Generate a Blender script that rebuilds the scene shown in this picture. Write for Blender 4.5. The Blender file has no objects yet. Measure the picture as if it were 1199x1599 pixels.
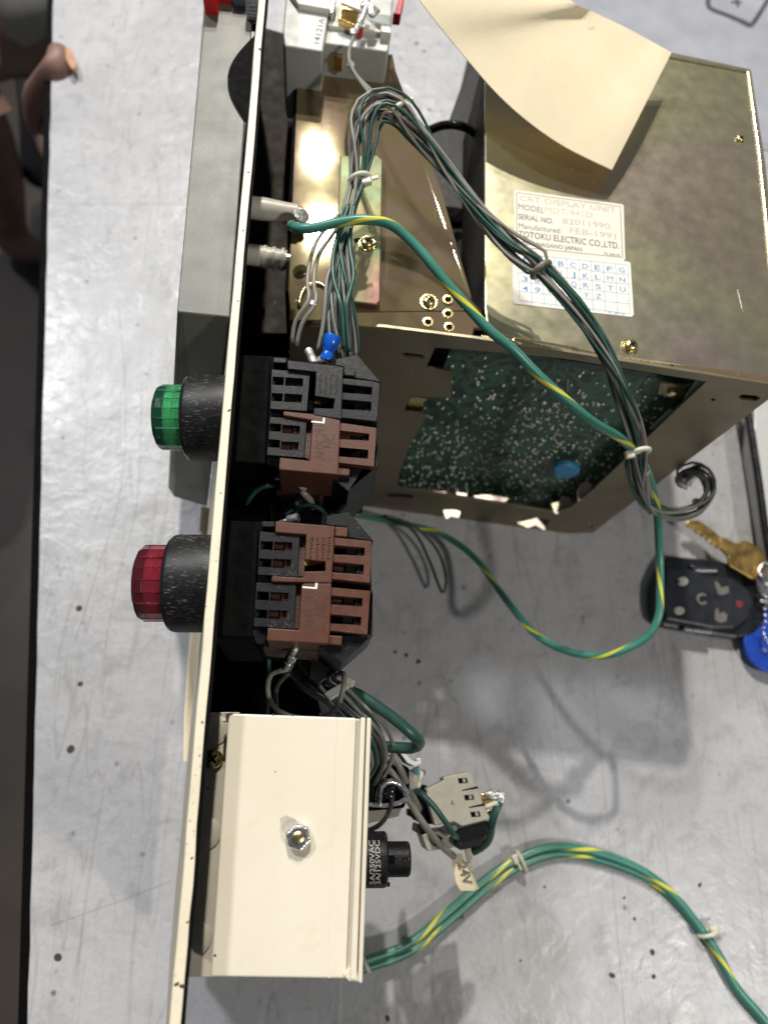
import bpy, bmesh, math, random
from mathutils import Vector, Matrix
from mathutils.geometry import tessellate_polygon
R = random.Random(7)
S = bpy.context.scene
COL = S.collection

# ------------------------------------------------------------------ camera, light, exposure
F, H = 1155.0, 450.0                      # focal length in photo pixels, lens height over the bench in mm
_n = math.sqrt(120**2 + 400**2 + F*F)
_rz, _uz = 120/_n, 400/_n
CR = Vector((math.sqrt(1-_rz*_rz), 0, _rz))
_ux = -_rz*_uz/CR.x
CU = Vector((_ux, math.sqrt(1-_uz*_uz-_ux*_ux), _uz))
CW = CU.cross(CR)
def ray(px, py): return CR*((px-599.5)/F) + CU*((799.5-py)/F) + CW
def UP(px, py, z):                        # point at height z (mm over the bench) seen at a photo pixel
    d = ray(px, py)
    return Vector((0, 0, H)) + d*((z-H)/d.z)
def UPP(px, py, p0, n):                   # point on a plane seen at a photo pixel
    d = ray(px, py); o = Vector((0, 0, H))
    return o + d*((p0-o).dot(n)/d.dot(n))

cd = bpy.data.cameras.new('camera'); cam = bpy.data.objects.new('camera', cd); COL.objects.link(cam)
S.camera = cam
m = Matrix((CR, CU, -CW)).transposed().to_4x4(); m.translation = Vector((0, 0, H*0.001)); cam.matrix_world = m
cd.sensor_fit = 'VERTICAL'; cd.sensor_height = 36; cd.lens = 36*F/1599
cd.clip_start = 0.01; cd.clip_end = 50
cd.dof.use_dof = True; cd.dof.focus_distance = 0.262; cd.dof.aperture_fstop = 9.5
S.render.resolution_x, S.render.resolution_y = 767, 1024

wd = bpy.data.worlds.new('World'); S.world = wd; wd.use_nodes = True
wd.node_tree.nodes['Background'].inputs[0].default_value = (0.62, 0.66, 0.72, 1)
wd.node_tree.nodes['Background'].inputs[1].default_value = 0.17
def lamp(name, loc, power, size, col, size_y=None, aim=(60, 60, 100)):
    l = bpy.data.lights.new(name, 'AREA'); l.energy = power; l.color = col; l.size = size
    if size_y: l.shape = 'RECTANGLE'; l.size_y = size_y
    o = bpy.data.objects.new(name, l); COL.objects.link(o); o.location = loc
    o.rotation_euler = (Vector(aim)*0.001 - Vector(loc)).to_track_quat('-Z', 'Y').to_euler()
lamp('ceiling_lamp', (-0.01, 1.62, 1.85), 35, 0.045, (1.0, 0.95, 0.86), 0.045)
lamp('ceiling_lamp', (-0.03, 1.92, 1.85), 16, 0.04, (1.0, 0.95, 0.86), 0.04)
lamp('ceiling_lamp', (-1.00, 1.35, 1.95), 30, 0.16, (0.93, 0.96, 1.0))
lamp('ceiling_lamp', (1.15, -0.75, 1.9), 16, 0.13, (1.0, 0.95, 0.86))
S.view_settings.view_transform = 'Standard'; S.view_settings.look = 'None'
S.view_settings.exposure = 0.0; S.view_settings.gamma = 1
S.cycles.max_bounces = 8

# ------------------------------------------------------------------ materials
def newmat(name):
    mt = bpy.data.materials.new(name); mt.use_nodes = True
    return mt, mt.node_tree, mt.node_tree.nodes['Principled BSDF']
def N(nt, t, **k):
    n = nt.nodes.new(t)
    for a, b in k.items():
        if a in n.inputs: n.inputs[a].default_value = b
        else: setattr(n, a, b)
    return n
def noise(nt, scale, detail=4, rough=.55, dist=0, vec=None):
    n = N(nt, 'ShaderNodeTexNoise', Scale=scale, Detail=detail, Roughness=rough, Distortion=dist)
    nt.links.new(vec or coord(nt), n.inputs['Vector'])
    return n
def coord(nt, sc=None, rot=None):
    g = nt.nodes.get('geo') or nt.nodes.new('ShaderNodeTexCoord'); g.name = 'geo'
    if sc is None and rot is None: return g.outputs['Object']
    mp = nt.nodes.new('ShaderNodeMapping'); nt.links.new(g.outputs['Object'], mp.inputs[0])
    if sc: mp.inputs['Scale'].default_value = sc
    if rot: mp.inputs['Rotation'].default_value = rot
    return mp.outputs[0]
def ramp(nt, fac, stops, interp='LINEAR'):
    r = nt.nodes.new('ShaderNodeValToRGB'); r.color_ramp.interpolation = interp
    e = r.color_ramp.elements
    while len(e) < len(stops): e.new(.5)
    for i, (p, c) in enumerate(stops):
        e[i].position = p; e[i].color = (c, c, c, 1) if isinstance(c, (int, float)) else (*c, 1)
    nt.links.new(fac, r.inputs[0]); return r.outputs[0]
def mix(nt, fac, a, b, mode='MIX'):
    x = nt.nodes.new('ShaderNodeMix'); x.data_type = 'RGBA'; x.blend_type = mode
    for sock, v in ((x.inputs[0], fac), (x.inputs[6], a), (x.inputs[7], b)):
        if isinstance(v, (int, float)): sock.default_value = v
        elif isinstance(v, tuple): sock.default_value = (*v, 1)
        else: nt.links.new(v, sock)
    return x.outputs[2]
def bump(nt, p, h, strength=.2, dist=.0005):
    b = nt.nodes.new('ShaderNodeBump'); b.inputs['Strength'].default_value = strength; b.inputs['Distance'].default_value = dist
    nt.links.new(h, b.inputs['Height']); nt.links.new(b.outputs[0], p.inputs['Normal'])
M = {}
def simple(name, col, rough=.5, metal=0, var=.15, vs=150, spec=.5, dust=0, bmp=.15, bs=900, coat=0, sss=0):
    mt, nt, p = newmat(name)
    c2 = tuple(min(1, c*(1+var)) for c in col); c1 = tuple(c*(1-var) for c in col)
    c = ramp(nt, noise(nt, vs).outputs[0], [(.3, c1), (.7, c2)])
    if dust:
        d = ramp(nt, noise(nt, 1400, 2, .7).outputs[0], [(.60, 0.), (.72, 1.)])
        d2 = ramp(nt, noise(nt, 90, 3).outputs[0], [(.42, 0.), (.62, 1.)])
        mm = N(nt, 'ShaderNodeMath', operation='MULTIPLY'); nt.links.new(d, mm.inputs[0]); nt.links.new(d2, mm.inputs[1])
        m3 = N(nt, 'ShaderNodeMath', operation='MULTIPLY'); nt.links.new(mm.outputs[0], m3.inputs[0]); m3.inputs[1].default_value = dust
        c = mix(nt, m3.outputs[0], c, (.32, .30, .27))
    nt.links.new(c, p.inputs['Base Color'])
    p.inputs['Metallic'].default_value = metal; p.inputs['Specular IOR Level'].default_value = spec
    nt.links.new(ramp(nt, noise(nt, vs*1.7).outputs[0], [(.3, max(0, rough-.08)), (.7, min(1, rough+.08))]), p.inputs['Roughness'])
    if coat: p.inputs['Coat Weight'].default_value = coat
    if bmp: bump(nt, p, noise(nt, bs, 3).outputs[0], bmp, .0003)
    M[name] = mt; return mt
simple('cream_edge', (.80, .70, .50), .45, var=.05, vs=300, bmp=.3, bs=700)
simple('grey_paint', (.105, .105, .085), .42, var=.10, vs=40, bmp=.15, bs=1500, dust=.25)
simple('black_plastic', (.0065, .007, .0085), .42, spec=.22, var=.3, vs=300, bmp=.3, bs=2500, dust=.45)
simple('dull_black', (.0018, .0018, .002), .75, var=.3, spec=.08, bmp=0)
simple('half_disc_black', (.014, .014, .012), .5, spec=.2, var=.2, vs=20, bmp=0)
simple('ring_black', (.011, .012, .013), .5, spec=.35, var=.3, vs=300, bmp=.2, bs=1500, dust=.9)
simple('gloss_black', (.010, .010, .011), .16, var=.1, vs=8, bmp=0)
simple('brown_plastic', (.088, .032, .019), .42, spec=.3, var=.10, vs=250, bmp=.18, bs=1800, dust=.3)
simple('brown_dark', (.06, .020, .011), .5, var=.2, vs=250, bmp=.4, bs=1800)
simple('wire_grey', (.24, .23, .20), .38, var=.10, vs=200, bmp=0)
simple('wire_green', (.024, .080, .064), .36, var=.15, vs=200, bmp=0)
simple('wire_dark', (.07, .065, .055), .4, var=.15, vs=200, bmp=0)
simple('cable_black', (.012, .012, .013), .3, bmp=0)
simple('tie_white', (.62, .60, .48), .4, var=.08, bmp=.2, coat=.2)
simple('tie_dark', (.15, .14, .11), .4, var=.08, bmp=.2)
simple('paper', (.83, .72, .50), .75, var=.025, vs=40, bmp=.25, bs=1200, spec=.2)
simple('paper_spot', (.74, .62, .42), .8, var=.2, vs=400)
simple('label_white', (.74, .69, .58), .5, var=.05, vs=120, bmp=.1)
simple('label_cream', (.78, .75, .66), .5, var=.05, vs=120, bmp=.1)
simple('ink_dark', (.13, .12, .11), .6, var=.4, vs=1500, bmp=0)
simple('ink_faint', (.50, .45, .36), .6, var=.15, vs=1500, bmp=0)
simple('ink_blue', (.12, .27, .50), .6, var=.2, vs=1500, bmp=0)
simple('ink_white', (.75, .72, .68), .6, var=.1, bmp=0)
simple('ink_brown', (.035, .011, .006), .6, var=.1, bmp=0)
simple('ink_charcoal', (.05, .05, .055), .6, var=.1, bmp=0)
simple('ink_grey', (.32, .32, .31), .6, var=.2, vs=1800, bmp=0)
simple('steel', (.66, .66, .66), .22, 1, var=.1, vs=600, bmp=.4, bs=1500)
simple('solder', (.70, .69, .66), .35, .7, var=.2, vs=900, bmp=.4, bs=1500)
simple('brass', (.62, .44, .17), .28, 1, var=.15, vs=400, bmp=.3)
simple('brass_key', (.50, .34, .12), .38, 1, var=.25, vs=90, bmp=.35, bs=600)
simple('gold_zinc', (.70, .58, .28), .25, 1, var=.25, vs=500, bmp=.3)
simple('relay_grey', (.40, .38, .32), .5, var=.08, vs=200, bmp=.3, bs=1500)
simple('housing_white', (.48, .50, .47), .42, var=.06, vs=120, bmp=.1)
simple('standoff_grey', (.56, .53, .46), .4, var=.1, vs=100)
simple('red_plastic', (.52, .018, .02), .35, var=.15, vs=200, bmp=.1)
simple('teal_plastic', (.20, .36, .40), .4)
simple('blue_plastic', (.008, .10, .55), .18, var=.1, bmp=0)
simple('blue_fob', (.006, .06, .45), .4, var=.12, vs=60)
simple('blue_cap', (.04, .24, .44), .4, var=.2, vs=300)
simple('dim_metal', (.16, .16, .18), .3, .9)
simple('fob_black', (.010, .012, .017), .32, var=.2, vs=80, bmp=.2)
simple('fob_button', (.016, .019, .027), .38, var=.2, vs=80, bmp=.2)
simple('fob_print', (.50, .49, .43), .55, var=.1)
simple('fob_print_dim', (.15, .145, .13), .55, var=.25, vs=900)
simple('fob_red', (.22, .02, .025), .5)
simple('white_paint', (.62, .64, .64), .35, var=.04)
simple('skin', (.21, .12, .092), .5, var=.16, vs=25, bmp=.2, bs=300)
simple('orange_rim', (.50, .27, .17), .3, var=.1)  # orange rim colour of the reflection form at the bench edge
simple('grey_cloth', (.42, .42, .40), .9, var=.1, vs=60, bmp=.4, bs=900)
simple('dark_cloth', (.018, .017, .019), .9, var=.2, vs=60)
simple('scratch_grey', (.17, .17, .17), .6, bmp=0)
simple('chip', (.045, .035, .028), .7, var=.4, vs=900)
simple('light_metal', (.60, .57, .52), .4, .6, var=.12, vs=300)

def m_ring():
    mt, nt, p = newmat('ring_black')
    st = noise(nt, 1., 2, .6, 0, coord(nt, (420, 2600, 2600)))
    a = ramp(nt, st.outputs[0], [(.595, 0.), (.70, .85)]); b = ramp(nt, noise(nt, 120, 3).outputs[0], [(.36, 0.), (.60, 1.)])
    k = N(nt, 'ShaderNodeMath', operation='MULTIPLY'); nt.links.new(a, k.inputs[0]); nt.links.new(b, k.inputs[1])
    haze = ramp(nt, noise(nt, 60, 4).outputs[0], [(.35, (.006, .0065, .0075)), (.7, (.018, .018, .018))])
    nt.links.new(mix(nt, k.outputs[0], haze, (.26, .24, .20)), p.inputs['Base Color'])
    p.inputs['Roughness'].default_value = .45; p.inputs['Specular IOR Level'].default_value = .3; M['ring_black'] = mt
m_ring()
def zinc(name, cols, rough=.3, scale=22, metal=.88):
    mt, nt, p = newmat(name)
    a = noise(nt, scale, 1.5, .4, .4)
    c = ramp(nt, a.outputs[0], [(.30+.10*i, k) for i, k in enumerate(cols)])
    fine = noise(nt, 900, 4, .7)
    c = mix(nt, .16, c, ramp(nt, fine.outputs[0], [(.3, .7), (.7, 1.)]), 'MULTIPLY')
    blot = ramp(nt, noise(nt, 16, 2, .5, .3).outputs[0], [(.35, .78), (.65, 1.)])
    c = mix(nt, .5, c, blot, 'MULTIPLY')
    # short bright rub marks
    sc = noise(nt, 1., 2, .5, 0, coord(nt, (2200, 60, 60), (0, 0, .5)))
    sc2 = ramp(nt, sc.outputs[0], [(.74, 0.), (.78, .5)])
    c = mix(nt, sc2, c, (.75, .70, .55))
    nt.links.new(c, p.inputs['Base Color']); p.inputs['Metallic'].default_value = metal
    nt.links.new(ramp(nt, noise(nt, 130, 5).outputs[0], [(.3, rough*.9), (.7, rough*1.15)]), p.inputs['Roughness'])
    bump(nt, p, noise(nt, 45, 3).outputs[0], .04, .0005)
    M[name] = mt
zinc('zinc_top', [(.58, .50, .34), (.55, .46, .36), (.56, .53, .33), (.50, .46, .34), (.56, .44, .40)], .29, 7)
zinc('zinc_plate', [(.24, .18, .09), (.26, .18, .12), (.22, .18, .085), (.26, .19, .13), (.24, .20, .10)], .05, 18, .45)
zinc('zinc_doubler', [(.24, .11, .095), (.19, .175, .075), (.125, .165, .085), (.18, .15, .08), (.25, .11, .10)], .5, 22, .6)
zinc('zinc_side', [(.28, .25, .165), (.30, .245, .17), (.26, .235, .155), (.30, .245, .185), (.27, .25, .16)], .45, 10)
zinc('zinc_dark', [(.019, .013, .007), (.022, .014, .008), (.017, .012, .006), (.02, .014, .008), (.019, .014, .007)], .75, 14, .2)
zinc('zinc_glint', [(.85, .62, .56), (.88, .70, .66), (.90, .86, .55), (.85, .62, .72), (.75, .85, .6)], .38, 90, .7)  # bright pinkish zinc with the flange glints put into its colour

def m_cream():
    mt, nt, p = newmat('cream_paint')
    base = ramp(nt, noise(nt, 18, 3).outputs[0], [(.3, (.70, .64, .51)), (.7, (.77, .71, .58))])
    spots = ramp(nt, noise(nt, 420, 3, .7).outputs[0], [(.70, 0.), (.76, .6)])
    mask = ramp(nt, noise(nt, 30, 4).outputs[0], [(.45, 0.), (.6, 1.)])
    k = N(nt, 'ShaderNodeMath', operation='MULTIPLY'); nt.links.new(spots, k.inputs[0]); nt.links.new(mask, k.inputs[1])
    c = mix(nt, k.outputs[0], base, (.42, .33, .22))
    st = ramp(nt, noise(nt, 40, 5, .7, 2).outputs[0], [(.56, 0.), (.80, .55)])
    c = mix(nt, st, c, (.62, .50, .33))
    nt.links.new(c, p.inputs['Base Color']); nt.links.new(ramp(nt, noise(nt, 50, 5).outputs[0], [(.35, .26), (.65, .42)]), p.inputs['Roughness'])
    bump(nt, p, noise(nt, 260, 3).outputs[0], .12, .0004); M['cream_paint'] = mt
m_cream()
def m_grimy(name, base, grime, rough, sc, lo):
    mt, nt, p = newmat(name)
    b = ramp(nt, noise(nt, 60, 3).outputs[0], [(.3, tuple(c*.93 for c in base)), (.7, base)])
    g = ramp(nt, noise(nt, sc, 4, .7).outputs[0], [(lo, 0.), (lo+.05, .85)])
    m_ = ramp(nt, noise(nt, 45, 3).outputs[0], [(.42, 0.), (.58, 1.)])
    k = N(nt, 'ShaderNodeMath', operation='MULTIPLY'); nt.links.new(g, k.inputs[0]); nt.links.new(m_, k.inputs[1])
    c = mix(nt, k.outputs[0], b, grime)
    sm = ramp(nt, noise(nt, 28, 5, .65, .8).outputs[0], [(.52, 0.), (.72, .25)])
    nt.links.new(mix(nt, sm, c, tuple((x+y)/2 for x, y in zip(base, grime))), p.inputs['Base Color'])
    p.inputs['Roughness'].default_value = rough; bump(nt, p, noise(nt, 900, 4).outputs[0], .25, .0003); M[name] = mt
m_grimy('cream_edge', (.79, .71, .54), (.13, .10, .07), .45, 900, .62)
m_grimy('paper', (.83, .72, .50), (.60, .46, .27), .75, 700, .66)
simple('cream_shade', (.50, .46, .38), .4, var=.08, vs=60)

def m_table():
    mt, nt, p = newmat('bench_paint')
    big = ramp(nt, noise(nt, 5, 4, .6, .4).outputs[0], [(.35, (.40, .40, .415)), (.65, (.50, .50, .515))])
    mid = ramp(nt, noise(nt, 55, 6, .68, .9).outputs[0], [(.34, .74), (.48, .96), (.7, 1.)])
    c = mix(nt, .75, big, mid, 'MULTIPLY')
    fine = ramp(nt, noise(nt, 420, 4, .75).outputs[0], [(.3, .84), (.6, 1.)])
    c = mix(nt, .7, c, fine, 'MULTIPLY')
    # dark specks and dents
    v = N(nt, 'ShaderNodeTexVoronoi', Scale=105., Randomness=1.)
    nt.links.new(coord(nt), v.inputs['Vector'])
    vm = ramp(nt, v.outputs['Distance'], [(.08, 1.), (.20, 0.)])
    sepc = nt.nodes.new('ShaderNodeSeparateColor'); nt.links.new(v.outputs['Color'], sepc.inputs[0])
    vs = ramp(nt, sepc.outputs[0], [(.80, 0.), (.97, .9)])
    k = N(nt, 'ShaderNodeMath', operation='MULTIPLY'); nt.links.new(vm, k.inputs[0]); nt.links.new(vs, k.inputs[1])
    c = mix(nt, k.outputs[0], c, (.10, .095, .095))
    # scratches: thin lines in three directions, broken up
    hs = None
    for i, (rz, f, th) in enumerate(((.25, 26, .0075), (1.25, 17, .008), (-.35, 34, .006), (1.95, 21, .006), (.05, 48, .006))):
        wv = noise(nt, 1., 2, .5, .0, coord(nt, (f, f*.10, 1), (0, 0, rz)))
        ab = N(nt, 'ShaderNodeMath', operation='SUBTRACT'); nt.links.new(wv.outputs[0], ab.inputs[0]); ab.inputs[1].default_value = .5
        a2 = N(nt, 'ShaderNodeMath', operation='ABSOLUTE'); nt.links.new(ab.outputs[0], a2.inputs[0])
        line = ramp(nt, a2.outputs[0], [(0, 1.), (th, 0.)])
        br = ramp(nt, noise(nt, 9+i*3, 3).outputs[0], [(.48, 0.), (.58, 1.)])
        k = N(nt, 'ShaderNodeMath', operation='MULTIPLY'); nt.links.new(line, k.inputs[0]); nt.links.new(br, k.inputs[1])
        k2 = N(nt, 'ShaderNodeMath', operation='MULTIPLY'); nt.links.new(k.outputs[0], k2.inputs[0]); k2.inputs[1].default_value = .38
        c = mix(nt, k2.outputs[0], c, (.20, .20, .20))
    nt.links.new(c, p.inputs['Base Color'])
    nt.links.new(ramp(nt, noise(nt, 40, 5, .6).outputs[0], [(.3, .27), (.7, .42)]), p.inputs['Roughness'])
    a = noise(nt, 120, 4, .5, .5); b = noise(nt, 22, 2, .5)
    ad = N(nt, 'ShaderNodeMath', operation='MULTIPLY_ADD'); nt.links.new(b.outputs[0], ad.inputs[0]); ad.inputs[1].default_value = 3.; nt.links.new(a.outputs[0], ad.inputs[2])
    bump(nt, p, ad.outputs[0], .55, .0009); M['bench_paint'] = mt
m_table()
def m_floor():
    mt, nt, p = newmat('shop_floor')
    c = ramp(nt, noise(nt, 3, 6, .6).outputs[0], [(.3, (.018, .014, .011)), (.7, (.060, .047, .037))])
    nt.links.new(c, p.inputs['Base Color']); p.inputs['Roughness'].default_value = .6; M['shop_floor'] = mt
m_floor()
def m_stripe():
    mt, nt, p = newmat('earth_wire')
    uv = nt.nodes.new('ShaderNodeUVMap'); uv.uv_map = 'uv'
    sx = nt.nodes.new('ShaderNodeSeparateXYZ'); nt.links.new(uv.outputs[0], sx.inputs[0])
    k = N(nt, 'ShaderNodeMath', operation='MULTIPLY_ADD'); nt.links.new(sx.outputs[1], k.inputs[0]); k.inputs[1].default_value = 1/50.; nt.links.new(sx.outputs[0], k.inputs[2])
    fr = N(nt, 'ShaderNodeMath', operation='FRACT'); nt.links.new(k.outputs[0], fr.inputs[0])
    s = ramp(nt, fr.outputs[0], [(0, 1.), (.14, 0.)], 'CONSTANT')
    g = ramp(nt, noise(nt, 60, 3).outputs[0], [(.3, (.04, .175, .13)), (.7, (.06, .235, .18))])
    c = mix(nt, s, g, (.62, .58, .06))
    nt.links.new(c, p.inputs['Base Color']); p.inputs['Roughness'].default_value = .3; M['earth_wire'] = mt
m_stripe()
def m_pcb():
    mt, nt, p = newmat('circuit_green')
    a = noise(nt, 55, 3, .5, 2.5)
    c = ramp(nt, a.outputs[0], [(.38, (.018, .044, .030)), (.44, (.042, .108, .066)), (.55, (.050, .125, .074)), (.60, (.020, .048, .034))])
    nt.links.new(c, p.inputs['Base Color']); p.inputs['Roughness'].default_value = .3; M['circuit_green'] = mt
m_pcb()
def m_clear(name, col, rough=.08):
    mt, nt, p = newmat(name)
    p.inputs['Base Color'].default_value = (*col, 1); p.inputs['Transmission Weight'].default_value = .85
    p.inputs['Roughness'].default_value = rough; p.inputs['IOR'].default_value = 1.45
    bump(nt, p, noise(nt, 500, 2).outputs[0], .15, .0003); M[name] = mt
m_clear('green_clear', (.22, .70, .42), .04); m_clear('red_clear', (.62, .08, .13), .04)
simple('green_tip', (.004, .045, .022), .12, var=.2, bmp=0, coat=.5); simple('red_tip', (.055, .003, .008), .12, var=.2, bmp=0, coat=.5)
simple('green_core', (.015, .50, .13), .35, var=.35, vs=220); simple('red_core', (.26, .006, .022), .35, var=.35, vs=220)

# ------------------------------------------------------------------ builders (all shapes in mm, stored in metres)
WL = {}
def tag(o, label=None, cat=None, group=None, kind=None):
    for k, v in (('label', label), ('category', cat), ('group', group), ('kind', kind)):
        if v: o[k] = v
    return o
def thing(name, label, cat, loc, group=None):
    o = bpy.data.objects.new(name, None); COL.objects.link(o); o.empty_display_size = .005
    o.location = Vector(loc)*.001; WL[o] = Vector(loc)
    return tag(o, label, cat, group)
def put(name, verts, faces, mat, parent=None, bevel=0, smooth=False, seg=2):
    c = sum(verts, Vector())/len(verts)
    me = bpy.data.meshes.new(name); me.from_pydata([(v-c)*.001 for v in verts], [], faces)
    me.materials.append(M[mat])
    bm = bmesh.new(); bm.from_mesh(me); bmesh.ops.recalc_face_normals(bm, faces=bm.faces); bm.to_mesh(me); bm.free()
    if smooth: me.shade_smooth()
    o = bpy.data.objects.new(name, me); COL.objects.link(o); WL[o] = c
    if parent: o.parent = parent; o.location = (c-WL[parent])*.001
    else: o.location = c*.001
    if bevel:
        b = o.modifiers.new('edge', 'BEVEL'); b.width = bevel*.001; b.segments = seg; b.limit_method = 'ANGLE'; b.angle_limit = .6
    return o
def inst(me, name, parent, loc, rot=(0, 0, 0), sc=1):
    o = bpy.data.objects.new(name, me); COL.objects.link(o); loc = Vector(loc); WL[o] = loc
    o.rotation_euler = rot; o.scale = (sc, sc, sc)
    if parent: o.parent = parent; o.location = (loc-WL[parent])*.001
    else: o.location = loc*.001
    return o
def extr(name, outer, dz, mat, parent=None, holes=(), bevel=0):   # planar polygon (3-D points) extruded by vector dz
    loops = [list(outer)] + [list(h) for h in holes]
    top = [v for l in loops for v in l]; n = len(top)
    tri = tessellate_polygon(loops)
    faces = []
    if not holes: faces += [list(range(n)), list(range(2*n-1, n-1, -1))]
    else: faces += [list(t) for t in tri] + [[i+n for i in reversed(t)] for t in tri]
    b = 0
    for l in loops:
        k = len(l)
        for i in range(k): faces.append([b+i, b+(i+1) % k, b+(i+1) % k+n, b+i+n])
        b += k
    return put(name, top+[v+dz for v in top], faces, mat, parent, bevel)
def slab(name, px, zt, zb, mat, parent=None, holes=(), bevel=.3, map=None):
    mp = map or (lambda x, y: (x, y))
    o = [UP(*mp(*p), zt) for p in px]; h = [[UP(*mp(*p), zt) for p in q] for q in holes]
    return extr(name, o, Vector((0, 0, zb-zt)), mat, parent, h, bevel)
def box(name, a, b, mat, parent=None, bevel=.3):
    (x0, y0, z0), (x1, y1, z1) = a, b
    return extr(name, [Vector((x0, y0, z1)), Vector((x1, y0, z1)), Vector((x1, y1, z1)), Vector((x0, y1, z1))], Vector((0, 0, z0-z1)), mat, parent, (), bevel)
def spline(pts, step=2.0, closed=False):
    out = []; n = len(pts)
    P = lambda i: pts[i % n] if closed else pts[max(0, min(n-1, i))]
    for i in range(n if closed else n-1):
        a, b, c, d = P(i-1), P(i), P(i+1), P(i+2)
        k = max(2, int((c-b).length/step))
        for j in range(k):
            t = j/k
            out.append(.5*((2*b)+(c-a)*t+(2*a-5*b+4*c-d)*t*t+(3*b-a-3*c+d)*t**3))
    if not closed: out.append(pts[-1].copy())
    return out
def tube(name, pts, r, mat, parent=None, sides=8, step=2.5, raw=False, closed=False, rf=None):
    ps = pts if raw else spline([Vector(p) for p in pts], step, closed)
    n = len(ps); V = []; Fc = []; U = []; up = None; L = 0
    for i, p in enumerate(ps):
        q = ps[(i+1) % n] if closed else ps[min(n-1, i+1)]; o = ps[i-1] if closed else ps[max(0, i-1)]
        t = (q-o).normalized()
        if up is None: up = t.orthogonal().normalized()
        up = (up - t*up.dot(t)).normalized(); s = t.cross(up)
        if i: L += (p-ps[i-1]).length
        rr = r if rf is None else r*rf(i/(n-1))
        for k in range(sides):
            a = 2*math.pi*k/sides; V.append(p+up*(math.cos(a)*rr)+s*(math.sin(a)*rr)); U.append((k/sides, L))
    lim = n if closed else n-1; fu = []
    for i in range(lim):
        for k in range(sides):
            j = (i+1) % n; k2 = (k+1) % sides
            Fc.append([i*sides+k, i*sides+k2, j*sides+k2, j*sides+k])
            fu.append([U[i*sides+k], ((k+1)/sides, U[i*sides][1]), ((k+1)/sides, U[j*sides][1]), U[j*sides+k]])
    if not closed:
        Fc += [list(range(sides))[::-1], [(n-1)*sides+k for k in range(sides)]]; fu += [[(0.5, 0)]*sides]*2
    c = sum(V, Vector())/len(V)
    me = bpy.data.meshes.new(name); me.from_pydata([(v-c)*.001 for v in V], [], Fc)
    uv = me.uv_layers.new(name='uv')
    for pl, f in zip(me.polygons, fu):
        for li, w in zip(pl.loop_indices, f): uv.data[li].uv = w
    me.materials.append(M[mat]); me.shade_smooth()
    o = bpy.data.objects.new(name, me); COL.objects.link(o); WL[o] = c
    if parent: o.parent = parent; o.location = (c-WL[parent])*.001
    else: o.location = c*.001
    return o
def lathe(prof, mat, sides=24, axis=Vector((0, 0, 1)), origin=Vector((0, 0, 0)), ripple=0, name='x', parent=None, link=True, smooth=True, bevel=0):
    ax = Vector(axis).normalized(); u = ax.orthogonal().normalized(); v = ax.cross(u); V = []; Fc = []
    for h, r in prof:
        for k in range(sides):
            a = 2*math.pi*k/sides; rr = max(r, .001)*(1-(ripple if k % 2 else 0))
            V.append(origin+ax*h+u*(math.cos(a)*rr)+v*(math.sin(a)*rr))
    for i in range(len(prof)-1):
        for k in range(sides):
            k2 = (k+1) % sides; Fc.append([i*sides+k, i*sides+k2, (i+1)*sides+k2, (i+1)*sides+k])
    Fc += [list(range(sides))[::-1], [(len(prof)-1)*sides+k for k in range(sides)]]
    if link:
        o = put(name, V, Fc, mat, parent, bevel)
        if smooth: o.data.shade_smooth(); o.data.set_sharp_from_angle(angle=.6)
        return o
    me = bpy.data.meshes.new(name); me.from_pydata([w*.001 for w in V], [], Fc); me.materials.append(M[mat])
    if smooth: me.shade_smooth(); me.set_sharp_from_angle(angle=.6)
    return me
def lettering(name, s, a, b, hmm, mat, parent, z=None, up=None, ex=.04):  # a, b: world ends of the baseline
    cu = bpy.data.curves.new(name, 'FONT'); cu.body = s; cu.extrude = .004; cu.offset = .012 if not ('M' in s or 'W' in s) else 0; cu.resolution_u = 3
    t = bpy.data.objects.new('tmp', cu); COL.objects.link(t); bpy.context.view_layer.update()
    me = bpy.data.meshes.new_from_object(t.evaluated_get(bpy.context.evaluated_depsgraph_get()))
    bpy.data.objects.remove(t)
    xs = [v.co.x for v in me.vertices]; w = max(xs)-min(xs); x0 = min(xs)
    X = (b-a); Lx = X.length; X = X.normalized(); Z = (up or Vector((0, 0, 1))).normalized(); Y = Z.cross(X).normalized()
    for v in me.vertices:
        p = X*((v.co.x-x0)/w*Lx) + Y*(v.co.y/.69*hmm) + Z*(ex if v.co.z > 0 else -.02)
        v.co = p*.001
    me.materials.clear(); me.materials.append(M[mat])
    o = bpy.data.objects.new(name, me); COL.objects.link(o); WL[o] = a.copy()
    o.parent = parent; o.location = (a-WL[parent])*.001
    return o
def px_text(name, s, p0, p1, z, hmm, mat, parent, map=None, ex=.04):
    mp = map or (lambda x, y: (x, y))
    return lettering(name, s, UP(*mp(*p0), z), UP(*mp(*p1), z), hmm, mat, parent, ex=ex)
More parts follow.
